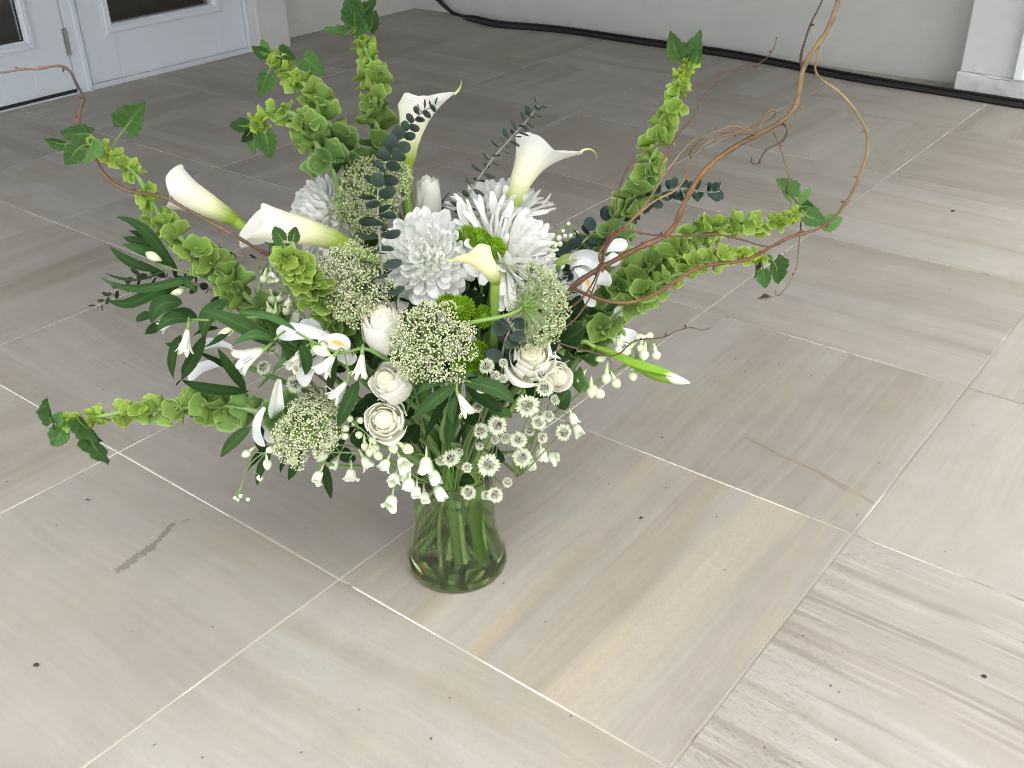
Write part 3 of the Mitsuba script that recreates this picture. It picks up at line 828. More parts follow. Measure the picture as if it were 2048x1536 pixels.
def umbel(label, center, axis, R, seed, foot_px=None, n=36, half=66, ur=0.0106, dome=1.0, fl=30, tone=(0.60, 0.64, 0.40), to_vase=True, stemr=0.0026, raylen=1.0, drop=None):
    """A lace flower: rays from one foot, each with a small head of florets."""
    g = np.random.default_rng(seed)
    key = thing('lace_flower', label, 'lace flower', None)
    c0 = P(*center)
    z = nrm(axis)
    x, y, z = basis(z, [0.2, 0.1, 1])
    foot = c0 - z * R * 0.95 if foot_px is None else P(*foot_px)
    tone = np.asarray(tone)
    rays = []
    for i in range(n):
        f = (i + 0.5) / n
        phi = math.radians(half) * math.sqrt(f)
        th = i * 2.39996 + g.uniform(-0.2, 0.2)
        if drop is not None and drop(phi, th, g):
            continue
        d = (math.cos(th) * x + math.sin(th) * y) * math.sin(phi) + z * math.cos(phi)
        e = foot + (d * R * 1.12 + z * R * 0.10 * (1 - math.cos(phi)) * dome) * g.uniform(0.86, 1.08)
        rays.append(tube([foot, foot + (e - foot) * 0.5 + z * R * 0.05 * math.sin(phi), e], [0.0009, 0.0007, 0.0006], vary((0.20, 0.32, 0.075), 0.1, g), 4, 5, cap=False))
        ux, uy, uz = basis(d + 0.5 * z, g.normal(size=3))
        m = int(fl * g.uniform(0.85, 1.15))
        k = np.arange(m)
        ph = math.radians(88) * np.sqrt((k + 0.5) / m)
        tt = k * 2.39996
        dd = (np.cos(tt)[:, None] * ux + np.sin(tt)[:, None] * uy) * np.sin(ph)[:, None] + uz * np.cos(ph)[:, None]
        rr = ur * g.uniform(0.85, 1.1)
        q = e + dd * rr * g.uniform(0.85, 1.15, (m, 1)) * [1, 1, 1]
        cc = tone * g.uniform(0.78, 1.18, (m, 1)) * (1 + g.uniform(-0.08, 0.08, (m, 3)))
        q2 = (q[:, None] + g.normal(size=(m, 2, 3)) * 0.0009).reshape(-1, 3)
        cc2 = np.repeat(cc, 2, 0) * g.uniform(0.85, 1.1, (2 * m, 1))
        bits = [dots(q2, g.uniform(0.0010, 0.00165, 2 * m), cc2, 0.7)]
        # little stalks of the florets
        v = np.stack([np.repeat(e[None], m, 0) - uz * 0.001, q + ux * 0.00035, q - ux * 0.00035], 1).reshape(-1, 3)
        bits.append((v, np.arange(3 * m).reshape(-1, 3), np.array([0.25, 0.36, 0.12])))
        put('floret_cluster', join(bits), 'floret_skin', key, smooth=False)
    put('ray', join(rays), 'stem_skin', key)
    labels[key + '__ray'] = {'kind': 'stuff'}
    for j in range(8):
        a = j / 8 * 6.283
        rad = math.cos(a) * x + math.sin(a) * y
        put('bract', strip([foot, foot + rad * R * 0.25 - z * 0.004, foot + rad * R * 0.4 - z * 0.012], z, lambda q: 0.0012 * (1 - q) + 0.0002, (0.14, 0.25, 0.06), 4, 3), 'leaf_skin', key)
    return key, foot, z


def eucalyptus(label, px, r0=0.0125, r1=0.004, gap=0.017, seed=1, to_vase=True, lean=0.35, ell=0.92, tone=(0.066, 0.096, 0.080), face=0.0, start=0.0):
    g = np.random.default_rng(seed)
    key = thing('eucalyptus', label, 'eucalyptus', None)
    tip = [P(*q) for q in px]
    p = spline(tip, 80)
    full = p[::-1]
    if to_vase:
        rest = [q for q in into_vase(tip[0], 0.6) if np.linalg.norm(q - tip[0]) > 0.03]
        full = np.vstack([full, spline([tip[0]] + rest, 24)[1:]])
    put('stem', tube(full, [0.0007, 0.0013, 0.0017, 0.002], np.array([[0.30, 0.30, 0.24], [0.27, 0.26, 0.20], [0.16, 0.18, 0.10]]), 6), 'stem_skin', key)
    s = np.r_[0, np.cumsum(np.linalg.norm(np.diff(p, axis=0), axis=1))]
    t, a, b = frames(p)
    at, k = start * s[-1], 0
    while at < s[-1]:
        f = at / s[-1]
        i = int(np.searchsorted(s, at).clip(0, 79))
        R = (r0 + (r1 - r0) * f ** 1.3) * g.uniform(0.9, 1.08)
        for sgn in (1, -1):
            ang = k * 1.5708 + g.uniform(-0.3, 0.3) + 0.4
            out = (math.cos(ang) * a[i] + math.sin(ang) * b[i]) * sgn
            if face > 0:
                flat = nrm(np.cross(t[i], FWD)) * sgn
                out = nrm(out * (1 - face) + flat * face * (1 if k % 2 else 0.8))
            ax = nrm(out + t[i] * (lean + 0.4 * f) + 0.12 * g.normal(size=3))
            up = nrm((t[i] * 1.0 - out * (lean + 0.2)) * (1 - face) - FWD * face * (1.4 if k % 2 else 0.9) + 0.25 * g.normal(size=3))
            side = nrm(np.cross(up, ax)); n = np.cross(ax, side)
            nr, nt = 5, 18
            th = np.arange(nt) / nt * 6.283
            rr = np.linspace(0, 1, nr)[:, None]
            lx = R * (1.08 + rr * np.cos(th) * 1.0) + 0.0015
            wy = R * rr * np.sin(th) * ell
            v = p[i] + lx[..., None] * ax + wy[..., None] * side + (0.10 * R * rr ** 2 * (1 + np.cos(2 * th)) * g.uniform(-0.5, 1.4) - 0.05 * R * (1 - rr))[..., None] * n
            tn = vary(tone, 0.16, g)
            c = tn * (0.92 + 0.16 * rr * np.ones_like(th))[..., None]
            c = c * (1 + 0.35 * np.exp(-(np.sin(th) / 0.16) ** 2) * (1 - rr * 0.4))[..., None]
            st = tube([p[i], p[i] + ax * R * 0.25 + 0 * n], [0.0008, 0.0006], np.array([0.30, 0.30, 0.24]), 4, 3, cap=False)
            put('leaf', join([(v.reshape(-1, 3), gridf(nr, nt, True), c.reshape(-1, 3)), st]), 'leaf_skin', key)
        at += gap * (1 - 0.62 * f) * g.uniform(0.9, 1.1)
        k += 1
    return key


def lance(px, w, tone, up=None, seed=0, fold=0.22, wave=0.10, midrib=True, pale=1.35):
    """A long lily-like leaf through the photo points px (x, y, d), half width w in metres."""
    g = np.random.default_rng(seed)
    pts = [P(*q) for q in px]
    if up is None:
        up = nrm(-HF * 0.5 + UP * 0.8 + 0.35 * g.normal(size=3))
    tone = vary(tone, 0.14, g)
    prof = lambda q: w * max(0.0, math.sin(math.pi * min(1, q ** 0.85))) ** 0.72 * (1 - 0.12 * q) + 0.0006 * (1 - q)
    return strip(pts, up, prof, lambda q, s: tone * (1 + (pale - 1) * math.exp(-(s / 0.14) ** 2)) * (1 + 0.10 * math.cos(s * 16)) * (0.95 + 0.12 * q), 18, 13, fold, wave, seed=seed)


def trumpet(base, mouth, R, g, nt=6, spread=0.75, green=0.5):
    """An alstroemeria flower; returns its tepals, one mesh each, and the stamens."""
    axis = mouth - base
    L = np.linalg.norm(axis)
    x, y, z = basis(axis, g.normal(size=3))
    res = []
    for i in range(nt):
        a = i / nt * 6.283 + g.uniform(-0.12, 0.12)
        rad = math.cos(a) * x + math.sin(a) * y
        outerp = i % 2 == 0
        e = spread * g.uniform(0.75, 1.15)
        p = [base, base + z * L * 0.35 + rad * R * 0.30, base + z * L * 0.72 + rad * R * 0.55, base + z * L * (1.0 if outerp else 1.05) + rad * R * (0.55 + 0.6 * e)]
        w = R * (0.40 if outerp else 0.27)
        white = np.array([0.88, 0.89, 0.84]); gr = np.array([0.36, 0.48, 0.13])

        def cc(q, s, outerp=outerp):
            k = max(math.exp(-(s / 0.30) ** 2) * (0.55 if outerp else 0.25) * green * 1.4, max(0, 1 - q * 3.2))
            k = max(k, max(0, (q - 0.88) * 8) * (0.8 if outerp else 0.1))
            c = white + (gr - white) * min(1, k)
            if not outerp and 0.45 < q < 0.85 and abs(s) < 0.7 and math.sin(q * 60 + s * 9) > 0.75:
                c = c * 0.35
            return c
        res.append(strip(p, -rad + 0.4 * z, lambda q, w=w, o=outerp: w * (0.32 + 0.9 * q ** 0.8) * math.sqrt(max(0.015, 1 - max(0, (q - 0.55) / 0.45) ** 2.2)), cc, 12, 7, 0.35, 0.05, seed=i))
    st = []
    for i in range(5):
        d = nrm(z + 0.22 * g.normal(size=3))
        st.append(tube([base + z * L * 0.3, base + z * L * 0.6 + d * L * 0.1, base + d * L * 0.92], [0.0006, 0.0005], np.array([0.72, 0.74, 0.6]), 4, 5))
        st.append(blob(base + d * L * 0.9, d, 0.0013, 0.005, np.array([0.42, 0.33, 0.16]), 4, 5))
    return res, join(st)


def bud(base, tip, r, g, tone=(0.70, 0.76, 0.56), spur=0.0):
    """A delphinium bud with its spur behind."""
    ax = tip - base
    L = np.linalg.norm(ax)
    tone = np.asarray(tone)
    b = blob(base, ax, r, L, np.array([tone * [0.70, 0.86, 0.50], tone, tone, tone, tone * [0.62, 0.80, 0.42]]), 9, 9, shape=lambda t: np.sin(np.pi * t ** 0.85) ** 0.62)
    v, f, c = b
    th = np.tile(np.arange(9), 9)
    c = c * (1 - 0.16 * (th % 3 == 0))[:, None] * np.array([1, 1, 1]) + 0 * c
    parts = [(v, f, c)]
    if spur > 0:
        d = nrm(ax)
        parts.append(tube([base + d * L * 0.15, base - d * spur * 0.5 + UP * spur * 0.2, base - d * spur + UP * spur * 0.1], [r * 0.5, r * 0.35, r * 0.12], tone * [0.9, 0.97, 0.75], 6, 7))
    return join(parts)


def floret(base, mouth, R, g, tone=(0.80, 0.845, 0.73)):
    """An open delphinium floret: five broad rounded sepals round a small bee."""
    axis = mouth - base
    R = R * g.uniform(0.72, 1.05)
    L = np.linalg.norm(axis) * g.uniform(0.9, 1.2)
    x, y, z = basis(axis + 0.3 * L * g.normal(size=3), g.normal(size=3))
    parts = []
    for i in range(5):
        a = i / 5 * 6.283 + g.uniform(-0.15, 0.15)
        rad = math.cos(a) * x + math.sin(a) * y
        p = [base, base + z * L * 0.22 + rad * R * 0.62, base + z * L * 0.70 + rad * R * 0.80, base + z * L * 1.12 + rad * R * g.uniform(0.40, 1.30) + 0.10 * R * g.normal(size=3)]
        w = R * 0.62
        t2 = np.asarray(tone) * g.uniform(0.96, 1.03); gr = np.array([0.50, 0.62, 0.26])
        parts.append(strip(p, -rad + 0.3 * z, lambda q, w=w: w * (0.25 + 1.0 * q ** 0.6) * math.sqrt(max(0.02, 1 - max(0, (q - 0.6) / 0.4) ** 2.2)), lambda q, s, t2=t2: t2 + (gr - t2) * min(1, 0.75 * math.exp(-(s / 0.25) ** 2) * (0.5 if q < 0.9 else 1.2) * (0.35 + 0.65 * (1 - q)) + max(0, 0.5 - q * 2)), 8, 7, 0.55, 0.08, seed=i))
    d = nrm(-z + 0.5 * UP)
    parts.append(tube([base + z * 0.002, base + d * R * 0.7, base + d * R * 1.3], [0.0022, 0.0015, 0.0005], np.array([0.66, 0.74, 0.48]), 6, 7))
    return join(parts)


def masterwort(center, axis, R, g, n=11):
    """(bracts, florets) of one astrantia head."""
    x, y, z = basis(axis, g.normal(size=3))
    br = []
    for ring in range(2):
        m = n + 3
        for i in range(m):
            a = (i + 0.5 * ring) / m * 6.283 + g.uniform(-0.08, 0.08)
            rad = math.cos(a) * x + math.sin(a) * y
            Lr = R * g.uniform(0.88, 1.10) * (1.0 if ring == 1 else 0.92)
            lift = R * (-0.10 + 0.14 * ring)
            p = [center - z * R * 0.14 + rad * R * 0.1, center + rad * Lr * 0.6 + z * lift, center + rad * Lr + z * (lift + R * g.uniform(-0.14, 0.10))]
            w = R * 0.074
            pale = np.array([0.64, 0.69, 0.54]) * g.uniform(0.92, 1.06); gr = np.array([0.22, 0.32, 0.10])
            br.append(strip(p, z, lambda q, w=w: w * (0.45 + 0.85 * math.sin(math.pi * q ** 0.9 * 0.86)) * (1 if q < 0.8 else max(0.05, (1 - q) / 0.2)), lambda q, s, pale=pale: pale + (gr - pale) * min(1, max(0, (q - 0.80) * 3.4) + 0.30 * math.exp(-(s / 0.2) ** 2) * q), 7, 3, 0.3))
    k = 60
    i = np.arange(k)
    ph = math.radians(85) * np.sqrt((i + 0.5) / k); th = i * 2.39996
    d = (np.cos(th)[:, None] * x + np.sin(th)[:, None] * y) * np.sin(ph)[:, None] + z * np.cos(ph)[:, None]
    q = center + d * R * 0.42 * [1, 1, 1] * g.uniform(0.70, 1.30, (k, 1)) + z * R * 0.04
    cc = np.where(g.random((k, 1)) < 0.74, np.array([[0.48, 0.49, 0.40]]), np.array([[0.15, 0.105, 0.10]])) * g.uniform(0.75, 1.2, (k, 1))
    fl = [dots(q, g.uniform(0.0007, 0.0011, k), cc)]
    v = np.stack([np.repeat(center[None], k, 0), q + x * 0.0004, q - x * 0.0004], 1).reshape(-1, 3)
    fl.append((v, np.arange(3 * k).reshape(-1, 3), np.array([0.34, 0.37, 0.25])))
    fl.append(blob(center - z * R * 0.15, z, R * 0.22, R * 0.36, np.array([0.26, 0.28, 0.17]), 5, 8))
    return join(br), join(fl)


def willow(path, r0, r1, tones, seed, n=None, parent=None, name='twig', knots=True):
    g = np.random.default_rng(seed)
    pts = [P(*q) for q in path]
    L = np.sum(np.linalg.norm(np.diff(np.array(pts), axis=0), axis=1))
    n = n or int(np.clip(L / 0.006, 12, 160))
    p = spline(pts, n)
    p = p + (meshkit.fbm(np.c_[np.arange(n) * 0.16, np.full(n, seed * 3.1), np.zeros(n)], 2)[:, None] - 0.5) * 0.0035 * nrm(g.normal(size=3)) * np.minimum(1, np.minimum(np.arange(n), np.arange(n)[::-1]) / 6)[:, None]
    t = np.linspace(0, 1, n)
    rad = r0 + (r1 - r0) * t ** 0.9
    tones = np.asarray(tones, float)
    c = np.stack([np.interp(t, np.linspace(0, 1, len(tones)), tones[:, k]) for k in range(3)], 1)
    c = c * (0.40 + 0.42 * meshkit.fbm(np.c_[np.arange(n) * 0.35, np.zeros(n), np.full(n, seed)], 3))[:, None]
    bits = []
    if knots:
        every = max(5, int(0.032 / (L / n)))
        for i in range(every // 2 + int(g.integers(0, 3)), n - 4, every):
            rad[max(0, i - 1):i + 2] *= np.array([1.12, 1.30, 1.12])[: len(rad[max(0, i - 1):i + 2])]
            d = nrm(p[min(n - 1, i + 2)] - p[i - 1] + 0.9 * np.linalg.norm(p[min(n - 1, i + 2)] - p[i - 1]) * g.normal(size=3))
            if g.random() < 0.7:
                bits.append(blob(p[i] + d * rad[i] * 0.5, d, 0.0011 + rad[i] * 0.15, 0.0055 + rad[i], c[i] * 0.8, 5, 6))
    v, f, cc = tube(p, rad, c, 8, jitter=0.22)
    rim = np.random.default_rng(seed + 9).uniform(0.82, 1.18, len(v))[:, None]
    return join([(v, f, cc * rim)] + bits)
# ------------------------------------------------------------------ the vase: curved green-tinted glass, two thirds full of water
def lathe(profile, n=72):
    pr = np.asarray(profile, float)
    th = np.arange(n) / n * 2 * math.pi
    v = np.stack([pr[:, None, 0] * np.cos(th), pr[:, None, 0] * np.sin(th), np.repeat(pr[:, 1:2], n, 1)], -1).reshape(-1, 3) + VASE
    f = gridf(len(pr), n, True)
    return v, f


def smooth_profile(pts, n=40):
    pts = np.asarray(pts, float)
    t = np.r_[0, np.cumsum(np.linalg.norm(np.diff(pts, axis=0), axis=1))]
    return CubicSpline(t, pts)(np.linspace(0, t[-1], n))


OUT = smooth_profile([(0.0785, 0.0035), (0.0808, 0.012), (0.0782, 0.024), (0.0722, 0.042), (0.0668, 0.064), (0.0640, 0.090), (0.0637, 0.115), (0.0652, 0.150), (0.0690, 0.189)], 44)
INN = OUT.copy(); INN[:, 0] -= 0.0034; INN = INN[INN[:, 1] > 0.013]
WATER_Z = 0.157
scene['green_glass'] = {'type': 'dielectric', 'int_ior': 1.5, 'ext_ior': 1.0, 'specular_transmittance': {'type': 'rgb', 'value': (0.77, 0.82, 0.69)}, 'specular_reflectance': {'type': 'rgb', 'value': (1, 1, 1)}}
scene['glass_to_air'] = {'type': 'dielectric', 'int_ior': 1.0, 'ext_ior': 1.5}
scene['glass_to_water'] = {'type': 'dielectric', 'int_ior': 1.333, 'ext_ior': 1.5, 'specular_transmittance': {'type': 'rgb', 'value': (0.92, 0.95, 0.87)}}
scene['water_to_air'] = {'type': 'dielectric', 'int_ior': 1.333, 'ext_ior': 1.0}
vk = thing('glass_vase', 'curved green-tinted glass vase with cut stems standing in water', 'vase')
rimp = [(0.0690, 0.189), (0.0693, 0.1905), (0.0688, 0.1918), (0.0674, 0.1922), (0.0660, 0.1915), (0.0656, 0.190)]
prof = np.vstack([[(0.0002, 0.0030), (0.060, 0.0030), (0.0690, 0.0016), (0.0745, 0.0010), (0.0770, 0.0018)], OUT, rimp[1:]])
v, f = lathe(prof)
add('body', mikit.ply((v, f), 'green_glass', smooth=True), vk)
upper = INN[INN[:, 1] >= WATER_Z]
lowr = INN[INN[:, 1] < WATER_Z]
rw = np.interp(WATER_Z, INN[:, 1], INN[:, 0])
v, f = lathe(np.vstack([[(rw, WATER_Z)], upper, [(0.0656, 0.190)]]))
add('inner_wall', mikit.ply((v, f), 'glass_to_air', smooth=True), vk)
v, f = lathe(np.vstack([[(0.0002, 0.0125), (0.060, 0.0125), (0.0715, 0.0130)], lowr, [(rw, WATER_Z)]]))
add('inner_floor', mikit.ply((v, f), 'glass_to_water', smooth=True), vk)
labels[vk + '__inner_floor'] = {'label': 'glass below the water line with the thick base'}
v, f = lathe([(rw, WATER_Z), (rw - 0.0016, WATER_Z - 0.0006), (0.03, WATER_Z - 0.0008), (0.0002, WATER_Z - 0.0008)], 72)
tag(add('water', mikit.ply((v, f), 'water_to_air', smooth=True)), 'still water that fills the vase to below its rim', kind='stuff')

# ------------------------------------------------------------------ bells of Ireland
MP = BELL_LOW
bells_of_ireland('tall bells of Ireland stem whose leafy top leaves the frame above the upper calla lily', [(748, 330, -.08), (757, 265, -.10), (745, 205, -.13), (750, 150, -.16), (737, 112, -.18), (725, 78, -.20), (718, 48, -.21)],
                 [(690, 69, -.20, 642, 60, -.20, .56, 1.35), (712, 50, -.20, 705, -14, -.22, .5, .9), (727, 25, -.21, 752, -4, -.22, .42, .7), (722, 48, -.20, 742, 58, -.17, .6, .9), (712, 40, -.21, 692, 2, -.2, .5, 1.0), (738, 60, -.2, 752, 20, -.21, .5, .7)], seed=11, rbase=.0205)
bells_of_ireland('bells of Ireland stem curving up left in front of the pier, with drooping scalloped leaves', [(692, 330, -.03), (672, 275, -.05), (652, 235, -.07), (632, 192, -.09), (604, 165, -.10), (575, 143, -.12), (550, 122, -.13), (536, 108, -.135)],
                 [(532, 110, -.13, 503, 93, -.13, .5, .8), (537, 104, -.13, 520, 78, -.14, .45, 1.4), (561, 106, -.13, 590, 116, -.12, .6, .75), (607, 117, -.11, 650, 148, -.10, .5, .95), (535, 147, -.11, 518, 194, -.10, .48, 1.0)], seed=12, rbase=.0212)
bells_of_ireland('short bells of Ireland stem bent over to the left, its yellow tip drooping', [(668, 350, .0), (648, 312, -.01), (628, 280, -.02), (606, 245, -.03), (580, 226, -.035), (552, 226, -.035), (528, 240, -.03), (508, 260, -.025)],
                 [(494, 252, -.02, 458, 250, -.02, .55, .55), (500, 262, -.02, 482, 285, -.01, .5, .4), (507, 266, -.02, 505, 308, -.01, .45, 1.1), (530, 267, -.02, 541, 318, -.01, .5, .95)], seed=13, rbase=.019, start=.12)
bells_of_ireland('long bells of Ireland stem reaching to the upper left', [(600, 690, .07), (525, 622, .07), (470, 572, .07), (428, 530, .06), (362, 477, .06), (312, 422, .05), (280, 362, .05), (238, 320, .05), (190, 292, .05)],
                 [(251, 256, .05, 285, 206, .05, .58, .85), (182, 270, .05, 120, 268, .06, .5, .8), (128, 288, .05, 87, 280, .05, .42, .75), (157, 297, .06, 130, 330, .07, .55, .85), (186, 281, .07, 170, 328, .08, .6, 1.3)], seed=14, rbase=.0212, gap=.033)
bells_of_ireland('bells of Ireland stem pointing at the viewer, before the leftward lying calla', [(720, 700, .09), (670, 632, .12), (638, 592, .15), (606, 552, .18), (572, 520, .22)],
                 [(566, 482, .20, 545, 452, .19, .5, .8), (585, 482, .20, 592, 452, .19, .5, .75), (552, 500, .20, 530, 480, .19, .5, .9)], seed=15, rbase=.020, rtip=.011, dark=.12, gap=.021)
bells_of_ireland('bells of Ireland stem lying level at the far left', [(600, 842, .12), (500, 820, .11), (430, 812, .10), (350, 816, .10), (285, 822, .10), (215, 830, .09), (155, 842, .09), (128, 846, .09)],
                 [(108, 845, .09, 94, 795, .09, .55, .8), (127, 855, .09, 108, 892, .09, .5, 1.1), (157, 836, .10, 204, 884, .11, .5, .62), (180, 875, .10, 214, 932, .10, .6, .6), (155, 852, .10, 170, 894, .10, .4, 1.6), (112, 846, .10, 125, 822, .10, .5, 1.5)], seed=16, rbase=.0212, gap=.033)
bells_of_ireland('upright bells of Ireland stem at the right, its leaves before the cables', [(1180, 530, .0), (1222, 470, -.01), (1250, 428, -.02), (1285, 368, -.03), (1310, 300, -.04), (1326, 250, -.05), (1350, 205, -.06), (1362, 165, -.07), (1378, 128, -.07)],
                 [(1356, 117, -.07, 1340, 60, -.07, .42, 1.0), (1392, 115, -.07, 1398, 60, -.07, .42, 1.05), (1378, 118, -.075, 1386, 74, -.08, .5, .8), (1366, 118, -.07, 1368, 84, -.07, .45, 1.1), (1390, 122, -.06, 1402, 100, -.06, .6, .8)], seed=17, rbase=.022, gap=.033)
bells_of_ireland('bells of Ireland stem stretching out to the right with pale toothed leaves at its end', [(1150, 705, .05), (1196, 632, .04), (1250, 570, .03), (1320, 522, .02), (1380, 476, .01), (1450, 452, .0), (1540, 448, .0), (1598, 420, .0)],
                 [(1580, 397, .0, 1549, 358, .0, .6, 1.3), (1600, 402, .0, 1622, 376, .0, .35, 1.4), (1602, 412, .0, 1630, 412, .0, .5, .6), (1612, 430, .01, 1652, 446, .02, .62, .95), (1648, 450, .0, 1688, 436, .0, .5, 1.35)], seed=18, rbase=.022)
bells_of_ireland('lower right bells of Ireland stem behind the arching brown branch', [(1130, 765, .07), (1166, 700, .06), (1216, 640, .06), (1290, 585, .05), (1375, 538, .05), (1450, 512, .05), (1518, 515, .05)],
                 [(1512, 524, .05, 1512, 558, .05, .6, .65), (1546, 522, .05, 1561, 570, .05, .55, .6), (1526, 540, .05, 1531, 577, .05, .45, 1.3), (1530, 516, .05, 1548, 524, .05, .5, 1.0)], seed=19, rbase=.021, gap=.033)

# ------------------------------------------------------------------ calla lilies
calla('tall upright calla lily at the top of the bouquet, behind the eucalyptus', (814, 338, -.05), (856, 170, -.09), (896, 160, -.10), [(814, 390, -.04), (822, 450, -.02)], R=.0235, curl=-.015, seed=1, bend=(822, 262, -.07), low=.26, flare=1.15)
calla('calla lily at the upper right with a long pointed tip curling right', (1020, 428, -.03), (1096, 272, -.07), (1156, 268, -.08), [(1010, 470, -.02)], R=.0290, curl=.028, seed=2, bend=(1046, 352, -.05), low=.14, flare=1.5)
calla('leftmost calla lily, its mouth turned left behind the bells of Ireland', (472, 442, .01), (342, 374, .0), (316, 350, -.01), [(520, 470, .01), (600, 520, .02)], R=.0205, curl=.004, seed=5, bend=(410, 408, .01), low=.10, flare=0.95)
calla('calla lily lying to the left just above the leafy bells of Ireland tip', (700, 492, .07), (478, 447, .045), (424, 452, .03), [(745, 520, .07), (790, 570, .06)], R=.0215, curl=.003, seed=4, bend=(606, 462, .065), r0=.0130, low=.26, flare=1.0)
calla('small yellow half-open calla lily at the centre, before the green button flowers', (993, 566, .15), (938, 494, .155), (911, 514, .165), [(990, 625, .14), (987, 690, .13)], R=.0140, curl=.004, seed=8, bend=(970, 526, .16), r0=.0085, yellow=.8, low=.24, flare=1.1, crease=1.8)

# ------------------------------------------------------------------ white chrysanthemums
CAMDIR = -FWD
mum('large white chrysanthemum at the centre with drooping outer petals', (858, 512, .07), nrm(UP * .75 - HF * .75 - RIGHT * .08), .064, 21, n=185, droop=.45, width=.105)
mum('white chrysanthemum at the back left between the lace flower and the calla lily', (645, 428, -.04), nrm(UP * .55 - RIGHT * .75 - HF * .35), .056, 22, n=160, width=.105)
mum('white chrysanthemum at the back seen from its side, behind the right calla stem', (1000, 432, -.06), nrm(UP * .95 + HF * .15), .066, 23, n=105, opened=.8, maxphi=88, width=.085)
mum('large open white chrysanthemum facing right behind the small yellow calla', (1006, 528, .03), nrm(UP * .62 + RIGHT * .62 - HF * .20), .088, 24, n=120, opened=.85, maxphi=88, width=.078)
mum('white chrysanthemum half hidden low at the right behind the round lace flower', (1092, 585, .04), nrm(UP * .3 + RIGHT * .8 - HF * .3), .050, 25, n=80, opened=.4, maxphi=95)

# ------------------------------------------------------------------ green button flowers
def button_spray(label, heads, seed):
    g = np.random.default_rng(seed)
    key = thing('button_chrysanthemum', label, 'chrysanthemum', 'green button chrysanthemum sprays')
    for (x, y, d, r, ax) in heads:
        c = P(x, y, d)
        pet, dome = pom(c, nrm(ax), r, g)
        h = put('flower_head', pet, 'leaf_skin', key)
        put('centre', dome, 'stem_skin', h)
        put('stem', stem_to_vase(c - nrm(ax) * r * 0.5, -nrm(ax) * 0.5 - UP, 0.0024, (0.10, 0.20, 0.04)), 'stem_skin', key)
    return key


button_spray('three green button flowers in a row above the small yellow calla', [(932, 472, .07, .0165, UP - HF * .5), (960, 478, .08, .017, UP - HF * .6), (988, 497, .085, .0175, UP * .7 - HF * .7 + RIGHT * .2)], 31)
button_spray('lower spray of green button flowers below the large chrysanthemum', [(922, 618, .14, .0195, UP * .8 - HF * .7), (893, 607, .12, .015, UP - HF * .4 - RIGHT * .4), (967, 633, .13, .0165, UP * .7 - HF * .7 + RIGHT * .3), (956, 702, .14, .0155, UP * .5 - HF), (944, 728, .13, .012, UP * .3 - HF), (922, 735, .13, .012, UP * .3 - HF - RIGHT * .3)], 32)

# ------------------------------------------------------------------ white roses
TO = -FWD
_, _, _ = rose('cream rose standing upright left of the round lace flower', (768, 664, .15), nrm(UP * .95 - HF * .25 - RIGHT * .05), .0355, 41, inner=(.86, .83, .68), tall=1.45, closed=.35)
rose('white rose bud with a turned-back lip, upper of the front pair', (784, 772, .19), nrm(UP * .75 - HF * .55 - RIGHT * .30), .0320, 42, closed=.45, tall=1.15)
rose('open cream rose facing the viewer, lower of the front pair', (771, 842, .20), nrm(-FWD + UP * .1 - RIGHT * .02), .0335, 43)
rose('open cream rose at the right above the masterwort', (1064, 716, .17), nrm(-FWD * 1.0 + UP * .35), .0385, 44, inner=(.88, .84, .62))
rose('slim white rose bud at the back beside the tall calla stem', (857, 412, -.03), nrm(UP + RIGHT * .05), .0265, 45, closed=.9, tall=1.8, inner=(.86, .85, .77), outer=(.86, .86, .80))
rose('white rose half hidden by eucalyptus leaves right of the yellow calla stem', (1040, 664, .13), nrm(UP * .6 - HF * .6 + RIGHT * .1), .0330, 46, inner=(.86, .84, .74), closed=.4)
rose('loose white rose low at the right edge beneath the open cream rose', (1106, 752, .14), nrm(UP * .3 - HF * .8 + RIGHT * .5), .0290, 47, closed=.1)

# ------------------------------------------------------------------ lace flowers
umbel('upright lace flower behind the eucalyptus at the top left of centre', (708, 392, .02), nrm(-RIGHT * .55 - HF * .55 + UP * .35), .041, 51, tone=(.44, .50, .27), n=46, half=80)
umbel('small lace flower beside the tall calla stem', (785, 362, .0), nrm(RIGHT * .1 - HF * .6 + UP * .5), .022, 52, n=12, ur=.010, tone=(.55, .60, .36))
umbel('loose lace flower left of centre below the lying calla', (694, 572, .15), nrm(UP * .35 - HF * .75 - RIGHT * .25), .044, 53, n=44, half=74)
umbel('full round lace flower at the front centre', (858, 684, .21), nrm(-FWD * 1.0 + UP * .12 - RIGHT * .08), .045, 54, n=42, half=72, tone=(.66, .70, .46))
umbel('lace flower at the lower left above the leaning green leaves', (598, 846, .16), nrm(UP * .80 - HF * .35 - RIGHT * .45), .043, 55, n=44, half=76, tone=(.64, .69, .44))
umbel('lace flower turned away at the right, its green rays showing from below', (1062, 622, .17), nrm(RIGHT * .85 + HF * .35 - UP * .20), .040, 56, foot_px=(1046, 614, .185), n=40, half=84, tone=(.50, .58, .32), to_vase=False)
UST = put('stem', tube([P(1046, 614, .185), P(1000, 634, .19), P(940, 646, .185), P(915, 680, .15)] + into_vase(P(915, 680, .15))[1:], [0.0020, 0.0028, 0.003, 0.003, 0.003, 0.003], [0.20, 0.32, 0.075], 8, 36), 'stem_skin', 'lace_flower_005')
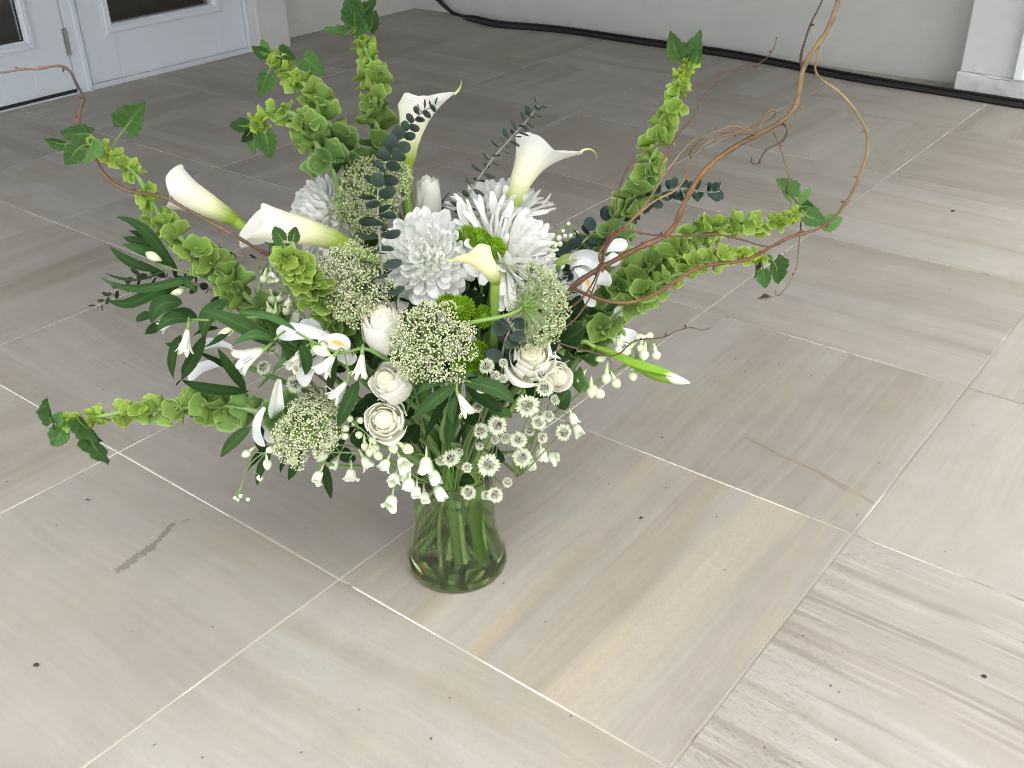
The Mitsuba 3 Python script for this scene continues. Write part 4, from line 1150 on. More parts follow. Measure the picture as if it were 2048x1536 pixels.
for k, (foot, s) in enumerate(((0, 'lace_flower'), (1, 'lace_flower_001'), (2, 'lace_flower_002'), (3, 'lace_flower_003'), (4, 'lace_flower_004'))):
    q = [((708, 392, .02), nrm(-RIGHT * .55 - HF * .55 + UP * .35), .046), ((785, 362, .0), nrm(RIGHT * .1 - HF * .6 + UP * .5), .022), ((694, 572, .15), nrm(UP * .35 - HF * .75 - RIGHT * .25), .044),
         ((858, 684, .21), nrm(-FWD * 1.0 + UP * .12 - RIGHT * .08), .044), ((598, 846, .16), nrm(UP * .80 - HF * .35 - RIGHT * .45), .043)][k]
    ft = P(*q[0]) - q[1] * q[2] * .95
    put('stem', stem_to_vase(ft, -q[1] - UP * .6, .0024, (.17, .27, .075)), 'stem_skin', s)

# ------------------------------------------------------------------ eucalyptus
eucalyptus('eucalyptus stem with round grey leaves crossing in front of the tall calla', [(768, 585, .15), (764, 540, .145), (760, 490, .135), (757, 445, .12), (755, 398, .10), (764, 350, .07), (784, 308, .04), (805, 272, .01), (838, 230, -.02), (868, 213, -.03)], r0=.0132, r1=.0058, gap=.0160, seed=61, lean=.05)
eucalyptus('thin eucalyptus sprig with edge-on leaves left of the right calla', [(890, 470, .02), (908, 446, .01), (928, 408, .0), (948, 372, -.01), (985, 318, -.02), (1018, 280, -.03), (1050, 245, -.035), (1078, 210, -.04)], r0=.0092, r1=.0066, gap=.0150, seed=62, ell=.6, lean=.05, face=.25)
eucalyptus('dense dark eucalyptus sprig pointing right behind the willow branch', [(1100, 570, .02), (1135, 520, .01), (1170, 480, .0), (1222, 440, -.02), (1290, 408, -.03), (1322, 386, -.04), (1362, 378, -.04), (1412, 384, -.04), (1440, 382, -.04)], r0=.0125, r1=.0068, gap=.0150, seed=63, lean=.3, face=.55, tone=(.058, .098, .080))
eucalyptus('small eucalyptus shoot with pairs of dark round leaves between the roses', [(1004, 735, .15), (1006, 700, .17), (1014, 672, .18), (1028, 645, .18)], r0=.0115, r1=.010, gap=.019, seed=64, lean=.05, face=.5)
eucalyptus('small dark eucalyptus tip at the far left beneath the lily leaves', [(440, 590, .05), (380, 565, .04), (320, 553, .03), (268, 556, .02), (236, 578, .02), (212, 598, .02), (193, 612, .02)], r0=.0095, r1=.0045, gap=.018, seed=65, ell=.6, tone=(.05, .065, .05))
eucalyptus('bare eucalyptus tip with upright needle-thin leaves under the leftmost calla', [(600, 545, .03), (540, 522, .03), (490, 513, .03), (428, 513, .03)], r0=.012, r1=.009, gap=.022, seed=66, ell=.16, lean=.0, tone=(.06, .055, .045))
eucalyptus('eucalyptus sprig with narrow dark leaves beside the hidden right chrysanthemum', [(1060, 690, .08), (1090, 630, .07), (1110, 590, .06), (1128, 545, .05)], r0=.015, r1=.012, gap=.026, seed=67, ell=.30, lean=.1, tone=(.05, .065, .06))

# ------------------------------------------------------------------ alstroemeria (lily-of-the-Incas): leaves, flowers, buds
AL = np.array([0.043, 0.090, 0.031])


def alstro(label, stem_px, leaves, flowers=(), buds=(), seed=1, twigs=()):
    g = np.random.default_rng(seed)
    key = thing('peruvian_lily', label, 'peruvian lily', None)
    pts = [P(*q) for q in stem_px]
    pts += [q for q in into_vase(pts[-1], .5) if np.linalg.norm(q - pts[-1]) > .03]
    put('stem', tube(pts, [0.0016, 0.0026, 0.003, 0.003], np.array([[.16, .28, .08], [.13, .24, .07], [.12, .2, .06]]), 8, 44), 'stem_skin', key)
    for i, (px, w, tn) in enumerate(leaves):
        put('leaf', lance(px, w, AL * tn, seed=seed * 50 + i), 'leaf_skin', key)
    for b, m, R in flowers:
        te, st = trumpet(P(*b), P(*m), R, g)
        fkey = fresh(key + '__flower')
        for q in te:
            put('tepal', q, 'petal_skin', fkey)
        put('stamens', st, 'stem_skin', fkey)
        labels[fkey + '__stamens'] = {'kind': 'stuff'}
        a, c = P(*b), P(*m)
        near = min(pts[:-2], key=lambda q: np.linalg.norm(q - a))
        put('flower_stalk', tube([near, (near + a) / 2 + UP * .006, a, a + (c - a) * .12], [.0012, .0011, .002, .003], [.18, .30, .08], 6, 10), 'stem_skin', key)
    for b, m, r in buds:
        a, c = P(*b), P(*m)
        put('bud', blob(a, c - a, r, np.linalg.norm(c - a), np.array([[.25, .37, .10], [.70, .74, .52], [.72, .76, .58], [.34, .45, .14]]), 8, 9), 'stem_skin', key)
        near = min(pts[:-2], key=lambda q: np.linalg.norm(q - a))
        put('flower_stalk', tube([near, (near + a) / 2 + UP * .005, a], [.0011, .001, .0012], [.18, .30, .08], 6, 8), 'stem_skin', key)
    return key


D = .07
alstro('peruvian lily stem at the far left with long narrow dark leaves and no open flowers', [(315, 532, .06), (345, 538, .06), (397, 552, .06), (430, 566, .06), (500, 620, .07), (600, 700, .08)],
       [([(355, 540, .06), (317, 492, .07), (285, 457, .07), (232, 434, .06)], .0085, 1.0), ([(350, 532, .05), (290, 503, .05), (243, 488, .05)], .0085, 1.25), ([(322, 540, .06), (272, 530, .07), (221, 494, .06)], .0078, .95),
        ([(332, 540, .07), (272, 562, .08), (209, 545, .07)], .0092, 1.05), ([(310, 492, .04), (280, 484, .04), (246, 475, .03)], .0065, .8), ([(330, 520, .03), (290, 475, .02), (258, 462, .02)], .006, .6),
        ([(395, 552, .06), (335, 568, .08), (262, 576, .07), (201, 554, .06)], .0065, 1.5), ([(362, 570, .06), (310, 585, .08), (260, 606, .07), (210, 597, .06)], .0092, .85), ([(358, 572, .05), (335, 585, .05), (325, 608, .05)], .007, .7),
        ([(360, 571, .06), (375, 567, .08), (395, 585, .08)], .006, 1.1), ([(420, 560, .05), (440, 570, .05), (470, 610, .06)], .007, 1.3)],
       [], [((290, 505, .07), (325, 522, .07), .006), ((370, 580, .07), (340, 588, .08), .005)], seed=71)
alstro('peruvian lily at the left with broad leaves and two white flowers hanging down', [(380, 640, .10), (410, 640, .10), (470, 640, .11), (525, 634, .12), (590, 660, .13), (640, 690, .13), (700, 740, .13)],
       [([(365, 607, .10), (325, 608, .12), (303, 646, .11)], .0118, 1.25), ([(382, 640, .10), (338, 640, .125), (311, 669, .12)], .0108, 1.25), ([(305, 632, .08), (285, 634, .08), (272, 643, .08)], .007, .8),
        ([(330, 650, .08), (312, 655, .08), (290, 668, .08)], .008, .7), ([(362, 670, .10), (346, 712, .11), (350, 764, .10)], .0088, .9), ([(410, 670, .10), (384, 722, .11), (352, 772, .10)], .0085, .85),
        ([(456, 600, .08), (416, 635, .10), (410, 682, .10)], .0125, 1.2), ([(552, 690, .15), (505, 662, .16), (460, 640, .165), (405, 621, .15)], .0115, 1.35), ([(452, 735, .10), (430, 722, .10), (400, 706, .10)], .0075, .75),
        ([(492, 778, .12), (460, 738, .13), (436, 697, .12)], .0085, .9), ([(497, 782, .11), (410, 776, .11), (364, 760, .10)], .0078, .6), ([(437, 657, .09), (410, 660, .09), (385, 673, .09)], .005, .9),
        ([(466, 658, .12), (436, 680, .13), (409, 694, .12)], .006, .9), ([(552, 684, .16), (505, 672, .18), (464, 692, .18)], .0085, 1.9), ([(395, 640, .09), (360, 625, .08), (330, 632, .08)], .008, .7), ([(380, 655, .1), (350, 690, .1), (330, 685, .1)], .006, 1.0)],
       [((377, 650, .12), (369, 704, .125), .0125), ((532, 696, .17), (476, 724, .18), .021), ((345, 645, .08), (322, 655, .08), .011)], [((470, 660, .12), (435, 668, .12), .006)], seed=72)
alstro('peruvian lily at the lower left whose white flowers face down beside the front roses', [(592, 664, .17), (637, 690, .17), (690, 705, .17), (728, 697, .17), (768, 716, .17), (805, 735, .15)],
       [([(717, 762, .18), (695, 808, .19), (676, 855, .18)], .0092, 1.2), ([(770, 718, .18), (757, 735, .19), (744, 756, .18)], .0058, 1.4), ([(572, 714, .16), (545, 748, .17), (516, 777, .16)], .0065, 2.3),
        ([(592, 662, .17), (562, 640, .17), (520, 628, .16), (470, 622, .15)], .0055, 2.0), ([(600, 690, .16), (612, 715, .16), (610, 750, .15)], .008, 1.0), ([(655, 690, .16), (662, 730, .16), (655, 790, .15)], .0095, .9),
        ([(502, 854, .14), (470, 880, .145), (441, 915, .14)], .0085, 1.1), ([(516, 850, .12), (520, 880, .12), (524, 905, .12)], .009, .7), ([(542, 905, .13), (520, 945, .13), (514, 971, .12)], .008, .75), ([(590, 908, .13), (568, 925, .13), (562, 948, .12)], .006, .7),
        ([(602, 895, .14), (590, 930, .14), (576, 960, .13)], .0072, .75), ([(540, 892, .12), (515, 915, .12), (496, 941, .12)], .0075, .65), ([(650, 930, .14), (655, 960, .14), (662, 998, .13)], .0065, .7), ([(690, 880, .13), (665, 905, .13), (655, 930, .13)], .008, .8), ([(745, 790, .12), (715, 830, .12), (700, 870, .12)], .010, .55)],
       [((725, 700, .19), (719, 752, .195), .0125), ((672, 707, .18), (643, 744, .185), .0150), ((697, 760, .17), (668, 797, .175), .0135), ((600, 705, .15), (583, 735, .17), .0135)], [((622, 694, .175), (664, 711, .18), .0065), ((655, 688, .17), (640, 705, .175), .0045)], seed=73)
alstro('peruvian lily at the front centre with arching dark leaves and one green-tipped flower', [(915, 766, .22), (905, 782, .20), (890, 830, .16), (885, 880, .12)],
       [([(912, 763, .22), (850, 778, .235), (815, 824, .22)], .0085, 1.3), ([(908, 772, .22), (868, 800, .23), (828, 834, .215)], .0085, 1.25), ([(928, 765, .22), (990, 778, .235), (1031, 809, .22)], .0105, 1.15), ([(935, 772, .21), (967, 797, .21), (1013, 824, .20)], .0095, .7),
        ([(912, 780, .21), (905, 835, .215), (892, 903, .19)], .0092, .9), ([(915, 790, .22), (905, 815, .225), (906, 848, .22)], .0065, 1.2), ([(975, 822, .20), (1002, 822, .205), (1025, 836, .20)], .0072, 1.5), ([(900, 780, .19), (870, 830, .18), (850, 880, .16)], .009, .6), ([(912, 762, .22), (935, 750, .22), (975, 762, .21)], .006, 1.3)],
       [((914, 784, .225), (938, 828, .235), .0125)], [((950, 771, .225), (977, 783, .23), .0065)], seed=74)

# ------------------------------------------------------------------ white irises
WHITE = np.array([0.80, 0.825, 0.84])


def iris(label, petals, stem_from, stem_px=(), seed=1, spathe=None):
    g = np.random.default_rng(seed)
    key = thing('iris', label, 'iris', None)
    for i, (px, w, sig, cupv) in enumerate(petals):
        up = nrm(-HF * .7 + UP * .6 + .3 * g.normal(size=3))

        def cc(q, s, sig=sig):
            c = WHITE * (1 - 0.02 * abs(s))
            if sig == 1:
                k = math.exp(-(s / .26) ** 2 - ((q - .62) / .20) ** 2) * 1.25
                c = c + (np.array([.85, .48, .02]) - c) * min(1, k)
            if sig == 2:
                k = math.exp(-(s / .22) ** 2) * max(0, 1 - q * 0.8)
                c = c + (np.array([.55, .56, .08]) - c) * min(1, k)
            return c
        put('petal', strip([P(*q) for q in px], up, lambda q, w=w: w * (0.22 + 0.95 * q ** 0.8) * math.sqrt(max(0.01, 1 - max(0, (q - .62) / .38) ** 2)), cc, 14, 9, cupv, .12, seed=seed + i), 'petal_skin', key)
    if spathe:
        a, b = P(*spathe[0]), P(*spathe[1])
        put('sheath', strip([a, (a + b) / 2 + UP * .003, b], nrm(-HF + UP), lambda q: spathe[2] * math.sin(math.pi * min(1, .12 + q * .88)) ** .7, lambda q, s: np.array([.20, .32, .07]) + (np.array([.52, .56, .22]) - np.array([.20, .32, .07])) * q, 10, 7, .6), 'leaf_skin', key)
    put('stem', stem_to_vase(P(*stem_from), None, .0038, (.11, .22, .06), extra=[P(*q) for q in stem_px]), 'stem_skin', key)
    return key


iris('white iris left of centre with a yellow blotch on its petal, under the lily stems', [([(665, 678, .14), (610, 664, .145), (553, 668, .14)], .0125, 0, .25), ([(660, 672, .13), (625, 655, .13), (598, 656, .13)], .012, 0, .2), ([(636, 684, .15), (668, 684, .158), (699, 698, .155)], .0145, 1, .1),
      ([(645, 712, .14), (620, 738, .145), (601, 768, .14)], .0125, 0, .2), ([(650, 705, .14), (685, 712, .145), (712, 722, .14)], .010, 0, .2), ([(640, 700, .15), (608, 712, .15), (590, 718, .15)], .009, 0, .3)], (665, 700, .12), seed=81)
iris('white iris low at the left with yellow-green midribs, behind the lower lace flower', [([(558, 758, .13), (552, 795, .14), (548, 832, .13)], .0125, 2, .45), ([(530, 815, .13), (516, 850, .135), (527, 893, .13)], .0105, 0, .3), ([(548, 820, .12), (535, 855, .12), (545, 885, .12)], .010, 0, .3)], (590, 830, .11), seed=82)
iris('pale iris petals hanging behind the broad leaves at the left', [([(445, 728, .07), (415, 732, .07), (376, 757, .06)], .0118, 0, .2), ([(465, 694, .07), (430, 686, .07), (400, 692, .06)], .0085, 0, .2), ([(450, 715, .07), (470, 735, .07), (490, 740, .07)], .008, 0, .2)], (470, 725, .07), [(560, 760, .08)], seed=83)
iris('white iris at the right under the willow branch, yellow spot on its lower petal', [([(1140, 530, .06), (1172, 508, .07), (1208, 512, .07)], .0170, 0, .9), ([(1200, 516, .06), (1218, 522, .07), (1236, 510, .06)], .0095, 0, .2), ([(1198, 508, .05), (1225, 492, .05), (1255, 491, .05)], .0095, 0, .2), ([(1150, 538, .07), (1172, 556, .085), (1176, 592, .08)], .0110, 1, .15),
      ([(1160, 535, .06), (1192, 545, .07), (1214, 572, .06)], .0115, 0, .2), ([(1150, 540, .06), (1165, 580, .06), (1190, 612, .06)], .009, 0, .2)], (1118, 528, .05), [(1095, 590, .05)], seed=84, spathe=((1112, 530, .06), (1165, 515, .065), .007))
iris('white iris star at the far right below the arching branch', [([(1222, 660, .06), (1246, 668, .07), (1268, 680, .06)], .0125, 0, .2), ([(1226, 656, .06), (1245, 645, .06), (1261, 634, .06)], .008, 0, .3), ([(1222, 652, .06), (1236, 628, .06), (1240, 610, .06)], .0085, 0, .2), ([(1220, 664, .06), (1232, 678, .07), (1240, 690, .06)], .008, 0, .2)], (1208, 668, .05), [(1150, 720, .06)], seed=85)
kb = thing('iris_bud', 'closed iris bud at the right, long and green with a white tip', 'iris')
ba, bb, bc = P(1190, 694, .09), P(1318, 750, .10), P(1380, 766, .10)
put('sheath', tube([ba, P(1250, 718, .095), bb, P(1345, 757, .10)], [.0030, .0055, .0092, .0070], np.array([[.22, .36, .06], [.26, .42, .06], [.24, .40, .06]]), 12, 20), 'leaf_skin', kb)
put('bud', tube([bb, P(1340, 755, .10), P(1365, 762, .10), bc], [.0075, .0078, .0055, .0008], np.array([[.60, .68, .40], [.80, .82, .80], [.82, .84, .84]]), 10, 12, jitter=.3), 'petal_skin', kb)
put('sheath', strip([P(1215, 708, .095), P(1280, 735, .11), P(1330, 748, .105), P(1362, 756, .10)], nrm(UP - HF * .4), lambda q: .0078 * math.sin(math.pi * min(1, .1 + q * .9)) ** .7, lambda q, s: np.array([.22, .40, .05]) * (1 + .3 * q), 12, 7, .7), 'leaf_skin', kb)
put('stem', stem_to_vase(ba, None, .0034, (.2, .34, .07), extra=[P(1140, 690, .08)]), 'stem_skin', kb)
ax_ = VASE + RIGHT * .035 - HF * .030
put('blade', strip([VASE + RIGHT * .040 - HF * .045 + UP * .215, VASE + RIGHT * .036 - HF * .042 + UP * .15, VASE + RIGHT * .038 - HF * .044 + UP * .09, VASE + RIGHT * .042 - HF * .040 + UP * .035], -HF, lambda q: .0115 * (0.75 + 0.35 * q) * math.sqrt(max(.03, 1 - max(0, (q - .75) / .25) ** 2)), (.16, .31, .05), 16, 7, .25), 'leaf_skin', kb)

# ------------------------------------------------------------------ delphiniums
def delphinium(label, stem_px, buds=(), open_=(), seed=1, tone=(.70, .76, .56), r=.0022, joinv=True, leaves=()):
    """buds: (x, y, d, length, radius, dx, dy): hangs at the photo point towards (dx, dy); open_: (x, y, d, R, dx, dy)."""
    g = np.random.default_rng(seed)
    key = thing('delphinium', label, 'delphinium', None)
    pts = [P(*q) for q in stem_px]
    path = spline(pts, 50)
    full = [p for p in pts]
    if joinv:
        full += [q for q in into_vase(pts[-1], .4) if np.linalg.norm(q - pts[-1]) > .03]
    put('stem', tube(full, [.0007, r * .8, r, r * 1.1], np.array([[.20, .30, .09], [.13, .22, .06], [.12, .2, .06]]), 7, 50), 'stem_skin', key)
    for (x, y, d, L, rr, dx, dy) in buds:
        c = P(x, y, d); ax = nrm(RIGHT * dx + DOWN * dy - HF * .25 + .15 * g.normal(size=3))
        a, b = c - ax * L * .5, c + ax * L * .5
        put('bud', bud(a, b, rr, g, np.asarray(tone) * g.uniform(.93, 1.05), L * .75 if L > .011 else 0), 'stem_skin', key)
        i = int(np.argmin(np.linalg.norm(path - a, axis=1) + 0.3 * np.abs(path[:, 2] - a[2] + .004)))
        put('flower_stalk', tube([path[min(49, i + 2)], (path[i] + a) / 2 + UP * .004, a + ax * L * .15], [.0008, .0007, .0007], [.16, .26, .08], 5, 8), 'stem_skin', key)
    for (x, y, d, R, dx, dy) in open_:
        c = P(x, y, d); ax = nrm(RIGHT * dx + DOWN * dy - HF * .35 + .15 * g.normal(size=3))
        put('flower', floret(c - ax * R * .5, c + ax * R * .8, R, g), 'petal_skin', key)
        a = c - ax * R * .5
        i = int(np.argmin(np.linalg.norm(path - a, axis=1)))
        put('flower_stalk', tube([path[min(49, i + 2)], (path[i] + a) / 2 + UP * .005, a], [.0009, .0008, .0008], [.16, .26, .08], 5, 8), 'stem_skin', key)
    for px, w in leaves:
        put('leaf', lance(px, w, AL * 1.2, seed=seed), 'leaf_skin', key)
    return key


rb = np.random.default_rng(5)
delphinium('delphinium with a cascade of white flowers hanging over the left of the vase rim', [(700, 838, .16), (735, 868, .17), (770, 890, .17), (810, 912, .17), (850, 945, .15), (885, 975, .12)],
           [(730, 893, .17, .013, .0055, 0, 1), (751, 898, .18, .015, .006, .1, 1), (787, 897, .19, .015, .0065, .5, 1), (816, 898, .19, .017, .0075, 1, .4), (757, 912, .19, .014, .006, .5, .8), (700, 838, .17, .010, .0048, -.3, 1), (721, 841, .17, .010, .0048, .4, .8), (691, 857, .17, .010, .005, -.3, .7), (690, 873, .17, .010, .005, -.2, 1), (718, 870, .17, .011, .0052, .1, 1), (708, 848, .16, .008, .004, -.5, .4), (745, 880, .17, .012, .005, .6, .3), (740, 905, .18, .013, .006, -.1, 1)],
           [(775, 927, .19, .0105, -.1, 1), (801, 926, .195, .0110, .1, 1), (852, 922, .19, .0125, .3, .7), (789, 955, .19, .0110, -.2, .8), (820, 965, .195, .0130, .1, 1), (833, 981, .19, .0120, .1, 1), (870, 946, .18, .0125, .4, .8), (875, 980, .175, .0135, .3, .6), (785, 1001, .185, .0130, -.1, 1), (886, 925, .16, .0110, .8, .2), (850, 990, .17, .0105, .2, 1), (812, 945, .18, .0100, 0, 1)], seed=91)
delphinium('delphinium with loose white flowers at the lower left below the lace flower', [(612, 905, .13), (650, 905, .14), (690, 905, .15), (730, 908, .15), (790, 925, .14), (850, 960, .11)],
           [(655, 890, .15, .012, .005, -.8, .2)], [(641, 950, .15, .0120, -.25, 1), (700, 946, .155, .0115, -.4, 1), (731, 920, .165, .0115, .2, .5), (650, 911, .14, .0110, -1, .1), (672, 925, .13, .009, -.4, 1)], seed=92)
delphinium('thin trailing delphinium tip with a few green-white buds at the lower left', [(478, 985, .12), (487, 958, .12), (503, 925, .13), (540, 900, .13), (600, 890, .14), (682, 890, .14), (760, 915, .13), (850, 965, .11)],
           [(492, 908, .13, .014, .0056, -.9, .5), (535, 929, .135, .018, .0062, .1, 1), (587, 921, .14, .016, .0068, -.1, 1), (520, 956, .13, .010, .005, .2, 1), (481, 992, .12, .007, .003, -.3, 1), (496, 999, .12, .006, .003, .5, .8), (470, 996, .12, .006, .003, -.5, .9), (476, 1000, .12, .005, .0022, .1, 1), (540, 900, .14, .013, .005, -.9, .3)], [], seed=93, r=.0013)
delphinium('delphinium spray at the right with drooping pale green buds', [(1312, 680, .09), (1290, 698, .09), (1268, 718, .09), (1230, 742, .09), (1187, 767, .09), (1150, 794, .09), (1092, 842, .09), (1040, 900, .08)],
           [(1182, 785, .10, .017, .0072, -.2, 1), (1200, 788, .10, .015, .0072, .7, .7), (1212, 757, .10, .017, .0068, 0, 1), (1233, 767, .10, .015, .0068, .6, .8), (1266, 752, .10, .016, .0066, .1, 1), (1293, 735, .10, .015, .0064, .6, .8), (1252, 704, .09, .016, .0062, -.8, .5), (1288, 711, .10, .015, .0066, -.2, 1), (1313, 711, .10, .013, .006, .1, 1), (1281, 697, .09, .012, .005, -.3, 1), (1237, 700, .09, .013, .0055, -.1, 1), (1201, 717, .08, .016, .0058, -1, .2), (1300, 671, .09, .010, .005, .1, -1), (1279, 675, .09, .014, .005, -1, 0), (1160, 760, .08, .013, .006, -.5, .8), (1240, 690, .08, .012, .005, -.2, .8)],
           [(1142, 833, .10, .0105, -.1, 1), (1153, 856, .10, .0105, .3, .9), (1103, 916, .10, .0100, .7, .8), (1086, 902, .11, .0120, .4, .4), (1060, 925, .10, .0105, .2, 1)], seed=94)
delphinium('shaded delphinium cluster of small greenish buds behind the left bells of Ireland', [(500, 520, .04), (540, 545, .05), (575, 580, .06), (600, 620, .07), (660, 700, .08)],
           [(500 + rb.uniform(0, 115) + 8 * k * 0, 525 + rb.uniform(0, 105), .05 + rb.uniform(-.02, .04), rb.uniform(.010, .014), rb.uniform(.0045, .0062), rb.uniform(-.6, .6), 1) for k in range(26)],
           [(575, 605, .07, .009, -.2, 1), (595, 628, .07, .010, .2, 1), (540, 552, .06, .009, -.3, 1), (630, 640, .08, .010, .1, 1)], seed=95, tone=(.48, .55, .36))
delphinium('small arching delphinium tip of tiny pale buds right of the large open chrysanthemum', [(1152, 462, .0), (1140, 450, .0), (1125, 455, .0), (1108, 480, .01), (1095, 520, .02), (1070, 600, .04)],
           [(1137, 447, .0, .006, .0028, .2, -1), (1153, 466, .0, .006, .0030, .4, 1), (1142, 472, .0, .008, .0036, 0, 1), (1130, 473, .0, .008, .0036, 0, 1), (1118, 476, .01, .009, .0038, 0, 1), (1110, 490, .01, .010, .0042, .1, 1), (1104, 502, .01, .011, .0044, -.1, 1), (1120, 488, .01, .009, .004, .3, 1), (1148, 478, .0, .006, .003, .5, 1), (1100, 515, .02, .010, .0042, .2, 1), (1126, 462, .0, .006, .003, -.6, 1)], [], seed=96, r=.0011)

# ------------------------------------------------------------------ masterwort
def masterwort_spray(label, heads, fork, seed, stems=.0014):
    g = np.random.default_rng(seed)
    key = thing('masterwort', label, 'masterwort', 'masterwort sprays')
    fk = P(*fork)
    put('stem', stem_to_vase(fk, None, .0021, (.14, .20, .07)), 'stem_skin', key)
    for (x, y, d, rp, dx, dy) in heads:
        c = P(x, y, d)
        R = rp / FPX * ((c - CAM) @ FWD)
        ax = nrm(-FWD * .9 + UP * .25 + RIGHT * dx - DOWN * dy + .12 * g.normal(size=3))
        br, fl = masterwort(c, ax, R, g, 16 if rp > 13 else 11)
        h = put('flower_head', br, 'petal_skin', key)
        put('florets', fl, 'floret_skin', h, smooth=False)
        labels[h + '__florets'] = {'kind': 'stuff'}
        a = c - ax * R * .2
        put('flower_stalk', tube([fk, (fk + a) / 2 - DOWN * .0 + ax * .006 + 0.006 * g.normal(size=3), a - ax * .012 - UP * .004, a], [stems, stems * .8, .0008, .0012], np.array([[.15, .20, .07], [.20, .26, .10]]), 6, 14), 'stem_skin', key)
    return key


masterwort_spray('small masterwort spray of one open head and three buds left of the open cream rose', [(974, 732, .20, 18, -.1, .1), (1007, 726, .20, 11, .1, .2), (990, 751, .205, 12, 0, -.1), (1007, 757, .205, 11, .2, -.1)], (985, 800, .15), 101)
masterwort_spray('masterwort spray climbing the right side under the open cream rose', [(1082, 750, .20, 16, .2, .2), (1090, 777, .205, 19, .1, 0), (1055, 812, .215, 26, -.1, 0), (1077, 845, .20, 18, .3, .1), (1037, 880, .205, 19, 0, 0), (1012, 877, .20, 13, 0, -.1), (1085, 876, .19, 13, .3, 0), (1044, 915, .20, 22, .1, -.2), (1127, 865, .16, 19, .4, -.2), (1110, 800, .17, 13, .5, .2), (1060, 862, .19, 12, .2, .3), (1097, 832, .17, 14, .4, .4)], (1035, 950, .12), 102)
masterwort_spray('masterwort spray hanging over the right of the vase rim', [(995, 851, .215, 22, 0, .1), (962, 862, .21, 18, -.3, -.1), (990, 879, .20, 11, 0, 0), (902, 917, .20, 20, -.2, 0), (934, 935, .205, 12, .1, -.1), (977, 930, .21, 25, 0, 0), (959, 892, .20, 10, 0, .1), (937, 985, .19, 17, -.1, -.2), (990, 990, .19, 18, .2, -.2), (1015, 965, .18, 12, .4, 0), (971, 990, .185, 11, 0, -.2), (955, 815, .20, 14, -.2, .3), (918, 905, .19, 11, .3, .3)], (965, 958, .12), 103)
masterwort_spray('two shaded masterwort heads at the left behind the lily flowers', [(527, 735, .12, 18, -.4, .2), (590, 768, .12, 20, .1, .2), (548, 700, .11, 13, -.3, .4)], (640, 800, .10), 104)

# ------------------------------------------------------------------ curly willow
BR = [[.10, .060, .030], [.17, .085, .040], [.28, .135, .060], [.30, .150, .065], [.26, .155, .075], [.36, .24, .115], [.30, .19, .095]]
kw = thing('willow_branch', 'thick curly willow branch with twisting brown twigs rising to the upper right', 'branch')
main = [(1095, 665, .10), (1112, 625, .10), (1150, 570, .10), (1218, 527, .09), (1290, 490, .08), (1338, 466, .07), (1362, 425, .07), (1400, 352, .06), (1480, 288, .05), (1552, 250, .05), (1590, 215, .05), (1602, 165, .05), (1614, 122, .05), (1648, 72, .05), (1672, 20, .05), (1680, -30, .05)]
put('limb', willow(main, .0037, .0026, BR, 1), 'bark', kw)
put('foot', tube([P(1095, 665, .10)] + [q for q in into_vase(P(1095, 665, .10))], [.0043, .0040, .0038, .0038], np.array([[.10, .06, .03], [.16, .085, .04], [.30, .15, .07]]), 8, 30), 'bark', kw)
RED, PALE, DARK = [[.20, .085, .045], [.15, .06, .04], [.13, .06, .045]], [[.26, .14, .07], [.33, .22, .12], [.30, .18, .09], [.24, .11, .06]], [[.12, .06, .035], [.09, .045, .035], [.16, .08, .06]]
